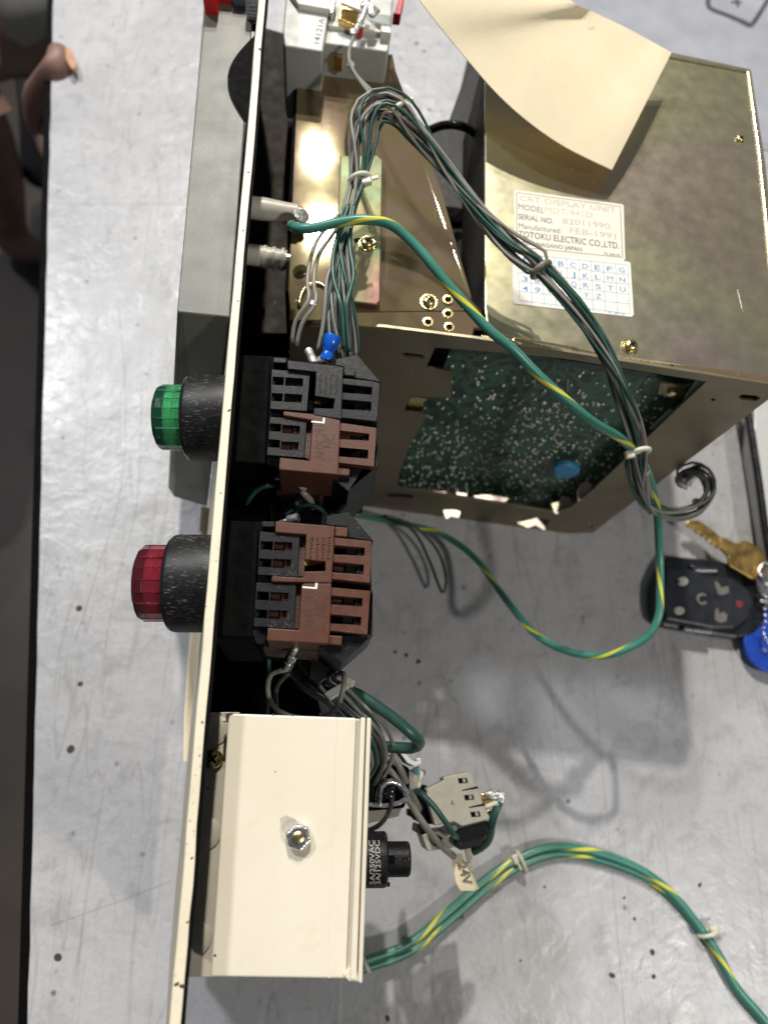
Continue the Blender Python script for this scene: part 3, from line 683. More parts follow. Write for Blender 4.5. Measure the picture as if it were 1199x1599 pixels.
# mounting plate and doubler on the left
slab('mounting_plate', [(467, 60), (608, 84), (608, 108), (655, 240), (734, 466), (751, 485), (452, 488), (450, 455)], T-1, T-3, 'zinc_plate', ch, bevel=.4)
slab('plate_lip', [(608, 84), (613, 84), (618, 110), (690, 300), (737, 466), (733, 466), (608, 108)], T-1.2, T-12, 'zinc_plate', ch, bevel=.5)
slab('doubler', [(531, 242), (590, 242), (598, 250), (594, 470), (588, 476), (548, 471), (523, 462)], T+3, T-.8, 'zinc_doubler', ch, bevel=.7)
slab('plate_edge', [(463, 60), (468, 60), (450, 455), (445, 455)], T-2, T-50, 'dull_black', ch, bevel=0)
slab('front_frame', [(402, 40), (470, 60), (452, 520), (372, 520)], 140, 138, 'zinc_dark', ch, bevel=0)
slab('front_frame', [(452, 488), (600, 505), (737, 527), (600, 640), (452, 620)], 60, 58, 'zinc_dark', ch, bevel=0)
# arched bracket behind the wires
slab('arch_bracket', [(450, 452), (464, 452), (480, 436), (497, 440), (512, 455), (522, 480), (524, 500), (455, 500)], T+1.6, T-4, 'zinc_plate', ch, bevel=.5)
ring_p = [UP(463+26*math.cos(a)+30, 478-36*math.sin(a), T+2.4) for a in [math.pi*i/10 for i in range(11)]]
tube('arch_rim', ring_p, .8, 'gold_zinc', ch, step=3)
full_screw(ch, 573, 381, T+3.1, .78); full_screw(ch, 669, 472, T-.8, .80); full_screw(ch, 983, 541, T+.1, .78)
full_screw(ch, 1154, 217, T+.1, .58, False); full_screw(ch, 468, 336, T+6, .6, False)
slab('screw_key_slot', [(552, 373), (566, 370), (566, 377), (554, 379)], T+3.15, T+2.9, 'dull_black', ch, bevel=0)
hring = lathe([(0, 2.5), (.35, 2.3), (.4, 1.5), (0, 1.3)], 'gold_zinc', 20, link=False, name='punched_hole')
hblk = lathe([(0, 1.5), (.2, 1.45), (.21, .01)], 'dull_black', 16, link=False, name='hole_bore')
for x, y in ((699, 468), (699, 490), (668, 503), (701, 511)):
    h = inst(hring, 'punched_hole', ch, UP(x, y, T-.6 if y < 485 else T+.4)); k = bpy.data.objects.new('hole_bore', hblk); COL.objects.link(k); k.parent = h
tube('scratch', [UP(1151, 452, T+.02), UP(1155, 470, T+.02), UP(1159, 488, T+.02)], .16, 'light_metal', ch, sides=5)
# circuit board behind the opening
D0 = 11
def BP(x, y, d=D0): return SP(x, y, d)
extr('circuit_board', [BP(628, 525), BP(1130, 600), BP(1060, 700), BP(905, 815), BP(840, 828), BP(590, 790), BP(580, 700)], -PN*1.6, 'circuit_green', ch)
board = ch.children[-1]
bm = bmesh.new(); R2 = random.Random(3)
def inside(x, y, poly):
    c = False; n = len(poly)
    for i in range(n):
        (x1, y1), (x2, y2) = poly[i], poly[(i+1) % n]
        if (y1 > y) != (y2 > y) and x < (x2-x1)*(y-y1)/(y2-y1)+x1: c = not c
    return c
bpoly = [(690, 545), (1080, 598), (1000, 690), (895, 785), (625, 755), (650, 660)]
cnt = 0; pts = []
while cnt < 780:
    x, y = R2.uniform(620, 1090), R2.uniform(548, 790)
    if not inside(x, y, bpoly): continue
    dens = .18+.95*min(1, max(0, (y-610)/110))*(1 if x < 900 else .6)
    if R2.random() > dens: continue
    pts.append((x, y)); cnt += 1
for gx in range(5):
    for gy in range(3):
        if R2.random() < .85: pts.append((815+gx*17+gy*3, 625+gy*13+gx*2))
for i in range(26): pts.append((632+i*7.5, 757+i*.9+R2.uniform(-2, 2)))
for x, y in pts:
    r = R2.uniform(.5, 1.05)*(1.2 if y < 640 else .95)
    mt = Matrix.Translation((BP(x, y, D0-.2)-WL[board])*.001) @ Matrix.Scale(R2.uniform(.7, 1.3), 4, (1, 0, 0))
    bmesh.ops.create_icosphere(bm, subdivisions=1, radius=r*.001, matrix=mt)
me = bpy.data.meshes.new('solder_joints'); bm.to_mesh(me); bm.free(); me.materials.append(M['solder']); me.shade_smooth()
so = bpy.data.objects.new('solder_joints', me); COL.objects.link(so); so.parent = board; so['kind'] = 'stuff'; WL[so] = WL[board]
for x0 in range(5):
    a, b = BP(818+x0*17, 585+x0*2, D0-.5), BP(818+x0*17, 603+x0*2, D0-.5); tube('jumper', [a, b], .22, 'solder', board, sides=5)
    a, b = BP(812+x0*17, 622+x0*2, D0-.5), BP(812+x0*17, 655+x0*2, D0-.5); tube('jumper', [a, b], .20, 'wire_grey', board, sides=5)
tube('jumper', [BP(770, 711, D0-.8), BP(850, 718, D0-1), BP(905, 713, D0-.8)], .35, 'wire_dark', board, sides=5)
capv = [BP(882+21*math.cos(t)*(1+.12*math.cos(3*t)), 728+11*math.sin(t), D0-3) for t in [2*math.pi*i/18 for i in range(18)]]
extr('blue_capacitor', capv, PN*4, 'blue_cap', board, bevel=1.2)
extr('mounting_tab', [BP(1030, 598, 6), BP(1072, 604, 6), BP(1064, 622, 6), BP(1026, 616, 6)], -PN*1, 'zinc_plate', ch, bevel=.2)
lathe([(0, 2.2), (1.6, 1.9), (2, .01)], 'gold_zinc', 16, PN, BP(1048, 612, 5.6), 0, 'board_screw', ch)
extr('kapton_tab', [SP(641, 620, 3), SP(664, 622, 3), SP(656, 646, 3), SP(631, 644, 3)], -PN*.5, 'gold_zinc', ch)
extr('black_tab', [SP(676, 538, 3), SP(703, 545, 3), SP(690, 580, 3), SP(660, 576, 3)], -PN*.8, 'dull_black', ch)
extr('white_tab', [SP(1085, 596, 5), SP(1103, 596, 5), SP(1078, 626, 5), SP(1068, 622, 5)], -PN*.8, 'white_paint', ch)
extr('white_tab', [SP(1045, 640, 5), SP(1052, 642, 5), SP(1020, 674, 5), SP(1014, 670, 5)], -PN*.8, 'white_paint', ch)
# lamp glints on the bottom flange, built as bright tilted pieces
FN = Vector((.16, -.37, .90)).normalized()
for q in ([(648, 766), (668, 765), (706, 769), (703, 777), (676, 772), (650, 775)], [(738, 774), (760, 772), (795, 778), (786, 786), (768, 792), (748, 784)], [(860, 786), (872, 783), (877, 774), (887, 776), (893, 785), (884, 798), (866, 803)],
          [(900, 768), (906, 756), (916, 751), (924, 757), (918, 772), (903, 783)], [(712, 768), (730, 771), (728, 776), (714, 775)]):
    p0 = SP(q[0][0], q[0][1], 4); extr('flange_glint', [UPP(x, y, p0, FN) for x, y in q], -FN*.6, 'zinc_glint', ch, bevel=.15)
for q in ([(692, 797), (702, 795), (719, 798), (716, 808), (704, 806), (697, 811)], [(806, 816), (826, 812), (842, 807), (856, 812), (850, 828), (836, 820), (824, 824)]):
    p0 = SP(q[0][0], q[0][1], -.6); extr('flange_glint', [UPP(x, y, p0, FN) for x, y in q], -FN*.3, 'zinc_glint', ch)
back = [SP(452, 500, 16), SP(1195, 604, 16), SP(915, 826, 16), SP(560, 790, 16)]
extr('board_shield', back, -PN*1, 'dull_black', ch)
# labels
def lab(px, z, mat, name): return slab(name, px, z+.12, z-.1, mat, ch, bevel=0)
def L1(u, v):   # label plane, in the crop's own grid
    return 790+u/5.45, 280+v/5.45
z1 = T
l1 = slab('rating_label', [(68, 100), (80, 90), (985, 212), (998, 224), (1012, 680), (1000, 695), (72, 600)], z1+.15, z1-.1, 'label_white', ch, bevel=0, map=L1)
l2 = slab('index_label', [(60, 612), (70, 602), (1040, 700), (1056, 712), (1084, 1150), (1068, 1170), (70, 1058), (58, 1040)], z1+.25, z1-.1, 'label_cream', ch, bevel=0, map=L1)
def line(a, b, w, mat, parent, z, mp=L1, name='printed_line'):
    A_, B_ = UP(*mp(*a), z), UP(*mp(*b), z); d = (B_-A_).normalized(); s = Vector((-d.y, d.x, 0))*w
    return extr(name, [A_+s, A_-s, B_-s, B_+s], Vector((0, 0, -.05)), mat, parent)
for a, b in (((90, 112), (970, 230)), ((970, 230), (990, 664)), ((990, 664), (90, 575)), ((90, 575), (90, 112))): line(a, b, .16, 'ink_dark', l1, z1+.2)
def tx(s, a, b, h, mat, par=None): px_text('printed_text', s, a, b, z1+.17 if par is not l2 else z1+.27, h, mat, par or l1, L1, .03)
tx('CRT DISPLAY UNIT', (112, 180), (935, 285), 3.2, 'ink_faint')
tx('MODEL', (102, 252), (322, 290), 3.2, 'ink_dark'); tx('MDT-941D', (330, 280), (735, 330), 3.2, 'ink_faint')
tx('SERIAL NO.', (102, 335), (398, 380), 3.0, 'ink_dark'); tx('82011990', (480, 375), (885, 425), 3.2, 'ink_faint')
tx('Manufactured:', (105, 415), (468, 462), 3.0, 'ink_dark'); tx('FEB-1991', (540, 455), (935, 510), 3.2, 'ink_faint')
tx('TOTOKU ELECTRIC CO.,LTD.', (105, 488), (962, 592), 3.4, 'ink_dark')
tx('UEDA NAGANO JAPAN', (110, 550), (645, 614), 2.2, 'ink_dark'); tx('PL 205-01', (835, 640), (968, 655), 1.2, 'ink_dark')
gx = lambda i, j: (98+i*104.0+j*3.6, 630+j*84.5+i*11.0)   # table grid
for i in range(10):
    if i in (0, 9) or True: line(gx(i, 0), gx(i, 5 if i != 0 else 4.7), .11, 'ink_blue', l2, z1+.3)
for j in range(6): line(gx(0, j*.95), gx(9, j*.98), .11, 'ink_blue', l2, z1+.3)
rows = ['15ABCDEFG', '27HIJKLMN', '38OPQRSTU', '49VWXYZ  ']
rows = ['15ABCDEFG', '26HIJKLMN', '38OPQRSTU', '49VWXYZ']
for j, rw in enumerate(rows):
    for i, c in enumerate(rw):
        w_ = {'I': .08, '1': .2, 'J': .34}.get(c, .48); a = gx(i+.5-w_/2, j*.97+.82); b = gx(i+.5+w_/2, j*.97+.82)
        if c == ' ': continue
        tx(c, a, b, 2.6, 'ink_blue', l2)
tx('PL 301-01', (870, 1140), (1015, 1158), 1.0, 'ink_blue', l2)

# ------------------------------------------------------------------ standoffs, terminal block and knob at the top
def standoff(x0, x1, y, z, r0, r1, label, cone=True):
    a = UP(x0, y, z); b = UP(x1, y+8, z); ax = (b-a); L = ax.length
    t = thing('standoff_post', label, 'standoff', a)
    lathe([(-6, r0), (L*.25, r0), (L*.3, r0*.97), (L*.75, r1), (L*.98, r1*.98), (L, r1*.9), (L+.05, .01)], 'standoff_grey', 32, ax, a, 0, 'sleeve', t)
    lathe([(L, r1*.75), (L+1.5, r1*.75), (L+2.2, r1*.4), (L+2.3, .01)], 'steel', 12, ax, a, 0, 'end_screw', t)
    return t, a, ax
standoff(398, 466, 325, 186, 4.8, 3.9, 'upper grey standoff post with earth wire lug on its end')
t2, a2, ax2 = standoff(392, 448, 398, 176, 4.6, 4.2, 'lower grey ribbed standoff post below the earth wire')
for k in (.35, .6, .85): lathe([(0, 4.9), (1.2, 4.9)], 'standoff_grey', 32, ax2, a2+ax2*k, 0, 'ridge', t2)
sh, a3, ax3 = standoff(380, 405, 442, 150, 6, 5.5, 'short dark standoff stub half hidden near the panel')
for c in sh.children: c.data = c.data.copy(); c.data.materials[0] = M['dull_black']

kn = thing('emergency_switch', 'switch at the top edge with red cap, knurled collar and white terminal block', 'switch', UP(420, 5, 190))
def cylx(name, x0, x1, y, z, r, mat, parent, ripple=0, sides=60, bev=0):
    a = UP(x0, y, z); b = UP(x1, y, z); L = abs(a.x-b.x)
    return lathe([(0, r*.95), (.5, r), (L-.5, r), (L, r*.95), (L+.01, .01)], mat, sides, Vector((1, 0, 0)), Vector((min(a.x, b.x), a.y, z)), ripple, name, parent)
cylx('red_cap', 324, 346, -33, 214, 19, 'red_plastic', kn, .01, 90)
cylx('red_neck', 344, 366, -30, 214, 11, 'red_plastic', kn)
cylx('teal_spacer', 366, 388, -26, 214, 11, 'teal_plastic', kn)
cylx('knurled_collar', 386, 406, -8, 216, 10.5, 'steel', kn, .035, 84)
cylx('black_washer', 368, 404, -8, 205, 13.5, 'dull_black', kn)
TBZ = 200
def C3(x, y): return 430+x/5.213, y/5.213
slab('terminal_housing', [(90, -80), (440, -60), (440, 60), (385, 418), (75, 372), (60, 250)], TBZ, 160, 'housing_white', kn, map=C3, bevel=.8)
slab('housing_cap', [(110, -80), (450, -60), (446, 75), (190, 30)], TBZ+3, TBZ-1, 'label_cream', kn, map=C3, bevel=.6)
slab('rear_housing', [(430, -80), (965, -80), (930, 350), (910, 420), (395, 350), (430, 190)], TBZ-4, 165, 'housing_white', kn, map=C3, bevel=.8)
slab('rear_ridge', [(430, 165), (530, 185), (640, 205), (760, 225), (945, 255), (940, 275), (640, 235), (428, 205)], TBZ-2, TBZ-6, 'label_cream', kn, map=C3, bevel=.4)
slab('rear_tab', [(860, 205), (945, 215), (940, 268), (855, 255)], TBZ+0, TBZ-6, 'label_cream', kn, map=C3, bevel=.4)
slab('brass_terminal', [(525, 30), (700, 85), (650, 210), (510, 150)], TBZ+1, TBZ-6, 'brass', kn, map=C3, bevel=.4)
slab('brass_terminal', [(455, 370), (550, 375), (545, 470), (450, 440)], TBZ-8, TBZ-16, 'brass', kn, map=C3, bevel=.4)
slab('shield_tab', [(540, -60), (735, -40), (690, 80), (535, 20)], TBZ+6, TBZ+4.5, 'label_cream', kn, map=C3, bevel=.4)
slab('spring_leaf', [(445, -50), (500, -50), (470, 110), (443, 100)], TBZ+2, TBZ-4, 'steel', kn, map=C3, bevel=.4)
slab('lug_tab', [(640, 385), (700, 400), (860, 460), (850, 478), (720, 460), (660, 440)], TBZ-10, TBZ-12, 'dull_black', kn, map=C3, bevel=.2)
slab('red_spacer', [(1005, -20), (1050, -20), (1020, 118), (955, 110), (985, 60)], TBZ-10, TBZ-16, 'red_plastic', kn, map=C3, bevel=.5)
slab('red_mark', [(680, 225), (715, 215), (712, 250), (668, 272)], TBZ+1.6, TBZ-2, 'red_plastic', kn, map=C3, bevel=.3)
px_text('stamped_number', '14121A', (358, 360), (404, 152), TBZ, 2.7, 'ink_dark', kn, C3)
def solder_blob(parent, px, py, z, r, sx=1, sy=1, name='solder_blob', mat='solder'):
    bm = bmesh.new(); bmesh.ops.create_icosphere(bm, subdivisions=3, radius=1)
    rr = random.Random(int(px*7+py))
    ph = [rr.uniform(0, 6) for _ in range(3)]
    for v in bm.verts: v.co *= 1+.2*math.sin(v.co.x*3+ph[0])+.16*math.sin(v.co.y*5+ph[1])+.1*math.sin(v.co.x*7+v.co.z*6+ph[2])
    V_ = [Vector((v.co.x*r*sx, v.co.y*r*sy, v.co.z*r*.55))+UP(px, py, z) for v in bm.verts]; Fc_ = [[v.index for v in f.verts] for f in bm.faces]; bm.free()
    return put(name, V_, Fc_, mat, parent, smooth=True)
solder_blob(kn, 583, 17, TBZ+5, 3.2); solder_blob(kn, 572, 8, TBZ+6, 2.4); solder_blob(kn, 563, 33, TBZ+4, 2.2, .8, 1.7); solder_blob(kn, 552, 50, TBZ+3, 1.6)
tube('contact_pin', [UP(575, -10, TBZ+6), UP(567, 25, TBZ+5), UP(553, 52, TBZ+2)], 1.3, 'solder', kn)

# ------------------------------------------------------------------ black block and cable behind, plates
dk = thing('black_block', 'black block in the gap left of the zinc display chassis', 'equipment box', UP(725, 300, 0))  # plain black block filling the gap beside the chassis
slab('block_body', [(736, 60), (775, 60), (775, 510), (700, 480), (668, 300), (660, 215), (700, 190), (734, 95)], 118, 2, 'black_plastic', dk, bevel=1)
slab('block_rib', [(690, 320), (755, 330), (755, 350), (694, 345)], 121, 117, 'dull_black', dk, bevel=.5)
bc = tube('black_cable', [UP(640, 200, 140), UP(664, 205, 150), UP(690, 196, 156), UP(720, 197, 158), UP(745, 212, 150), UP(770, 240, 140)], 2.2, 'cable_black')
tag(bc, 'short black cable arching from harness to behind the display chassis', 'cable')

# ------------------------------------------------------------------ wires
def strand_bundle(parent, path, n, rad, wire_r, mats, twist=.012, seed=1, name='wire', spread=None):
    rr = random.Random(seed); ps = spline([Vector(p) for p in path], 3.0)
    fr = []; up = None; L = 0
    for i, p in enumerate(ps):
        t = (ps[min(len(ps)-1, i+1)]-ps[max(0, i-1)]).normalized()
        if up is None: up = Vector((0, 0, 1))
        up = (up-t*up.dot(t)).normalized(); fr.append((t, up, t.cross(up)))
    for w in range(n):
        ph = 2*math.pi*w/n; lay = rr.choice((.55, .95, 1.0)); k = twist*rr.choice((1, -1, 1))*rr.uniform(.4, 1.5)
        ph2, ph3 = rr.uniform(0, 6), rr.uniform(0, 6); out = []; L = 0
        for i, p in enumerate(ps):
            if i: L += (p-ps[i-1]).length
            s = 1 if spread is None else spread(i/(len(ps)-1))
            a = ph+k*L+.5*math.sin(L*.035+ph2); q = rad*s*lay*(1+.18*math.sin(L*.05+ph3))
            out.append(p+fr[i][1]*(math.sin(a)*q*.75)+fr[i][2]*(math.cos(a)*q))
        tube(name, out, wire_r*rr.uniform(.92, 1.05), mats[w % len(mats)], parent, raw=True, sides=7)
hz = thing('wiring_harness', 'tied bundle of grey and green wires looping over the display chassis', 'wiring harness', UP(800, 400, 190))
P3 = lambda l: [UP(*p) for p in l]
hpath = P3([(533, 560, 200), (531, 500, 206), (533, 430, 209), (540, 350, 211), (556, 285, 213), (563, 235, 216), (570, 190, 219), (590, 166, 221), (618, 170, 221), (650, 200, 218), (700, 262, 212), (755, 335, 207), (800, 385, 205), (845, 420, 204), (900, 485, 200), (945, 560, 192), (975, 630, 180), (995, 690, 165), (1003, 735, 150), (1012, 785, 130)])
strand_bundle(hz, hpath, 20, 3.3, .66, ['wire_grey', 'wire_green', 'wire_grey', 'wire_green', 'wire_grey', 'wire_dark', 'wire_grey'], .030, 5, spread=lambda t: 1.3+.45*math.sin(t*math.pi*7+1) if t < .6 else 1.05)
# loop coil at the end of the harness
strand_bundle(hz, P3([(1003, 735, 150), (1010, 772, 136), (1026, 793, 126), (1060, 800, 120), (1092, 790, 116), (1108, 765, 112), (1100, 740, 108), (1080, 732, 102), (1062, 742, 94), (1070, 756, 86)]), 9, 3.6, .75, ['wire_grey', 'wire_green', 'wire_grey'], .03, 11)
strand_bundle(hz, P3([(990, 700, 160), (986, 735, 150), (1000, 775, 138), (1020, 796, 126)]), 6, 2.6, .7, ['wire_dark', 'wire_green', 'wire_grey'], .03, 12)
tube('connector_sleeve', P3([(1062, 755, 100), (1078, 742, 98), (1092, 738, 95)]), 3.2, 'steel', hz)
# loose wires that leave the bundle left of the rest
for pts, mt in ((((535, 330, 212), (500, 368, 208), (486, 400, 207), (480, 440, 208), (482, 468, 209), (462, 500, 205), (456, 535, 200)), 'wire_grey'),
                (((540, 340, 212), (515, 372, 208), (497, 400, 207), (490, 440, 207), (493, 472, 209), (472, 505, 205), (463, 540, 200)), 'wire_grey'),
                (((528, 400, 209), (512, 430, 210), (508, 470, 209), (504, 510, 206), (496, 550, 202)), 'wire_grey'),
                (((545, 320, 214), (524, 380, 213), (520, 430, 213), (533, 480, 214), (537, 545, 206)), 'wire_green'),
                (((553, 320, 214), (546, 380, 213), (552, 430, 213), (541, 480, 214), (546, 550, 206)), 'wire_green'),
                (((610, 168, 221), (592, 158, 220), (572, 140, 215), (549, 105, 208), (545, 82, 204), (552, 58, 203)), 'wire_grey'),
                (((600, 160, 220), (580, 142, 216), (560, 122, 210), (549, 108, 206)), 'wire_grey')):
    tube('loose_wire', P3(pts), .82, mt, hz)
solder_blob(hz, 548, 101, 205, 1.6, 1, 1.2, 'solder_end'); solder_blob(hz, 489, 474, 209, 1.2, 1, 1.2, 'solder_end')
def tie(parent, a, b, z, w=1.6, r=4.2, mat='tie_white', head=None, hs=2.8):
    pa, pb = UP(*a, z), UP(*b, z); c = (pa+pb)/2; u = (pb-pa).normalized(); R_ = (pb-pa).length/2
    pts = [c+u*(math.cos(t)*R_)+Vector((0, 0, math.sin(t)*R_*.85)) for t in [2*math.pi*i/16 for i in range(16)]]
    o = tube('cable_tie', pts, w, mat, parent, closed=True, sides=8)
    if head:
        hp = UP(*head, z+R_*.6); d = u*hs; e = Vector((-u.y, u.x, 0))*hs*.8
        extr('tie_head', [hp-d-e, hp+d-e, hp+d+e, hp-d+e], Vector((0, 0, -hs*1.2)), mat, o, bevel=hs*.35)
        e2 = e.normalized(); extr('tie_tail', [hp+d-e2*.7, hp+d+e2*.7, hp+d*2.3+e2*1.1, hp+d*2.3-e2*.3], Vector((0, 0, -.9)), mat, o, bevel=.2)
    return o
tie(hz, (610, 182), (634, 168), 220, 1.0, head=(631, 161), hs=2.2)
tie(hz, (546, 284), (578, 279), 213, 1.0, head=(572, 279), hs=2.2)
tie(hz, (832, 428), (856, 414), 204, 1.4, mat='tie_dark', head=(850, 415), hs=1.7)
tie(hz, (984, 708), (1012, 704), 162, 1.2, head=(984, 708), hs=2.2)
tie(hz, (1084, 782), (1098, 790), 112, 1.2)

gw = tube('earth_wire', P3([(455, 352, 207), (464, 356, 214), (490, 356, 216), (530, 347, 217), (570, 343, 218), (610, 351, 217), (650, 385, 215), (700, 445, 212), (760, 512, 207), (800, 545, 204), (850, 595, 196), (920, 655, 184), (975, 690, 168), (1008, 735, 148), (1024, 790, 128), (1029, 860, 114), (1030, 920, 108), (1026, 968, 104), (1000, 1002, 98), (940, 1024, 88), (880, 1015, 74), (830, 985, 58), (785, 930, 40), (740, 870, 24), (690, 835, 14), (640, 820, 10), (600, 812, 8), (540, 800, 8)]), 1.95, 'earth_wire', sides=12)
tag(gw, 'thick green and yellow earth wire running from upper standoff across the chassis', 'wire')
lug = lathe([(0, 3.4), (1, 3.4), (1.1, 2)], 'steel', 18, Vector((.3, 0, 1)), UP(470, 338, 196), 0, 'ring_terminal', gw)
gw2 = thing('earth_cable', 'pair of green and yellow wires tied together lying on bench at bottom right', 'cable', UP(860, 1330, 0))
c1 = [(540, 1512, 14), (580, 1502, 12), (640, 1478, 9), (700, 1430, 7), (760, 1378, 6), (815, 1343, 5), (870, 1327, 4.6), (930, 1336, 4.6), (1000, 1362, 4.6), (1050, 1400, 4.6), (1090, 1448, 4.6), (1120, 1490, 4.6), (1150, 1545, 4.6), (1190, 1592, 4.6), (1230, 1640, 4.6)]
tube('wire', P3([(x-2, y-5, z) for x, y, z in c1]), 2.35, 'earth_wire', gw2, sides=12)
tube('wire', P3([(x+3, y+6, z-2) for x, y, z in c1]), 2.35, 'earth_wire', gw2, sides=12)
tie(gw2, (806, 1330), (820, 1362), 5.5, 1.1, head=(806, 1342), hs=2.6); tie(gw2, (1092, 1462), (1118, 1452), 4.6, 1.1, head=(1116, 1452), hs=2.6)
tie(gw2, (566, 1496), (576, 1516), 18, 1.1)

# grey wire loop under the red button, and the ribbon bundle
wb = thing('lower_wire_bundle', 'bunch of grey and green wires curling from red button over cream box', 'wire bundle', UP(560, 1130, 150))
strand_bundle(wb, P3([(455, 1030, 160), (490, 1065, 168), (522, 1085, 170), (556, 1120, 168), (585, 1150, 160), (592, 1185, 150), (575, 1220, 145)]), 9, 5.2, .9, ['wire_grey', 'wire_green', 'wire_dark', 'wire_grey'], .004, 9)
tube('thick_green_wire', P3([(530, 1075, 166), (560, 1085, 168), (610, 1118, 168), (645, 1148, 166), (655, 1160, 160), (642, 1168, 154), (600, 1166, 150), (560, 1165, 146)]), 2.2, 'wire_green', wb, sides=12)
slab('clear_clamp', [(505, 1082), (540, 1062), (548, 1072), (515, 1095)], 176, 165, 'housing_white', wb, bevel=.5)
slab('clamp_end', [(540, 1055), (555, 1062), (551, 1074), (538, 1068)], 174, 168, 'tie_white', wb, bevel=.5)
tube('grey_wire', P3([(445, 1046, 196), (424, 1052, 192), (418, 1075, 190), (425, 1100, 188), (450, 1118, 186), (500, 1122, 186), (525, 1105, 188), (536, 1075, 192), (536, 1052, 190), (524, 1055, 182)]), .95, 'wire_grey', wb)
tube('grey_wire', P3([(450, 1052, 194), (436, 1065, 188), (430, 1085, 184), (432, 1110, 180)]), .9, 'wire_dark', wb)
tube('green_wire', P3([(385, 787, 190), (400, 766, 194), (425, 758, 196), (455, 768, 194), (470, 782, 190)]), .9, 'wire_green', wb)
tube('green_wire', P3([(447, 805, 190), (468, 792, 196), (490, 790, 196), (512, 802, 190)]), .9, 'wire_green', wb)
tube('grey_wire', P3([(470, 758, 200), (474, 770, 200), (484, 780, 197), (488, 792, 190)]), 1.3, 'wire_grey', wb)
tube('grey_wire', P3([(486, 760, 180), (490, 785, 178), (500, 805, 176)]), 1.0, 'wire_dark', wb)
tube('green_wire', P3([(420, 780, 160), (425, 900, 160), (418, 1060, 155), (415, 1120, 150)]), 1.0, 'wire_green', wb)
tube('dark_wire', P3([(470, 1040, 180), (490, 1060, 178), (515, 1090, 174)]), .9, 'wire_dark', wb)
lw = thing('loose_black_wires', 'thin dark wires hanging in a loop below the display chassis', 'wires', UP(670, 870, 5))
tube('wire', P3([(560, 800, 30), (620, 812, 24), (650, 835, 20), (672, 880, 16), (690, 925, 14), (696, 900, 16), (680, 855, 20), (640, 818, 26), (600, 805, 30)]), .9, 'cable_black', lw)
# crimp terminals
def crimp(a, b, z0, z1, r, mat, label, name='crimp_terminal'):
    pa, pb = UP(*a, z0), UP(*b, z1); ax = pb-pa; L = ax.length
    t = thing(name, label, 'terminal', pa)
    lathe([(0, r*.9), (.4, r), (L*.45, r), (L*.5, r*.85), (L*.55, r), (L-.3, r), (L, r*.8), (L+.02, r*.5), (L-1, r*.45)], mat, 20, ax, pa, 0, 'barrel', t)
    tube('tongue', [pa, pa-ax.normalized()*3.5+Vector((0, 0, -1))], r*.55, 'solder', t, sides=8)
    return t
crimp((484, 745), (470, 762), 206, 203, 1.9, 'light_metal', 'small bare crimp terminal between the green and red buttons')
crimp((457, 1022), (447, 1044), 207, 203, 1.9, 'steel', 'shiny crimp terminal hanging below the red button blocks')
crimp((491, 568), (481, 546), 207, 206, 1.6, 'light_metal', 'thin silver ferrule left of the blue crimp terminal')
crimp((450, 812), (466, 808), 200, 202, 1.7, 'light_metal', 'pale crimp terminal at the upper edge of red button blocks')
solder_blob(wb, 466, 788, 192, 1.4, name='solder_end'); solder_blob(gb, 471, 742, 207, 1.2, 1, 1, 'brass_screw', 'brass'); solder_blob(gb, 463, 763, 200, 1., 1, 1, 'brass_screw', 'brass'); solder_blob(rb, 452, 1008, 206, 1., 1, 1, 'brass_screw', 'brass')
bt_ = thing('blue_crimp_terminal', 'glossy blue insulated crimp terminal above the green button blocks', 'terminal', UP(515, 545, 205))
pa, pb = UP(509, 563, 208), UP(520, 524, 211); ax = pb-pa; L = ax.length
lathe([(0, 2.4), (1.2, 2.6), (L*.34, 1.9), (L*.45, 2.3), (L*.6, 3.1), (L*.9, 3.1), (L, 2.9), (L+.01, 2.3), (L-2, 2.1)], 'blue_plastic', 28, ax, pa, 0, 'sleeve', bt_)
tube('tongue', [pa, pa+Vector((-2.5, 1.5, -2))], 1.4, 'solder', bt_)

# ------------------------------------------------------------------ fuse holder
fh = thing('fuse_holder', 'black round fuse holder with white print sticking out of cream box', 'fuse holder', UP(600, 1345, 120))
fa = UP(566, 1342, 150)
def xoff(x): return UP(x, 1342, 150).x-fa.x
lathe([(-12, 9.6), (xoff(600), 9.6), (xoff(603), 9.0), (xoff(603)+.05, 6)], 'black_plastic', 48, Vector((1, 0, 0)), fa, 0, 'barrel', fh)
lathe([(0, 6.1), (xoff(636)-xoff(600), 6.1), (xoff(639)-xoff(600), 5.6), (xoff(639)-xoff(600)+.05, .01)], 'black_plastic', 40, Vector((1, 0, 0)), Vector((fa.x+xoff(600), fa.y, 150)), 0, 'cap', fh)
slab('cap_slot', [(607, 1336), (616, 1336), (616, 1350), (607, 1350)], 156.6, 155, 'dull_black', fh, bevel=0)
slab('solder_lug', [(585, 1378), (609, 1378), (609, 1385), (585, 1385)], 148, 146, 'black_plastic', fh, bevel=.3)
for s_, x_ in (('5A/250VAC', 586), ('3A/125VDC', 595)):
    t_ = lettering('printed_text', s_, UP(x_, 1383, 159.3), UP(x_-2, 1313, 159.3), 1.8, 'ink_white', fh, ex=.1)
    ow = WL[t_]
    for v in t_.data.vertices:
        yy = v.co.y*1000+ow.y-fa.y; v.co.z = (150+math.sqrt(max(0, 9.68**2-yy*yy))-ow.z)*.001

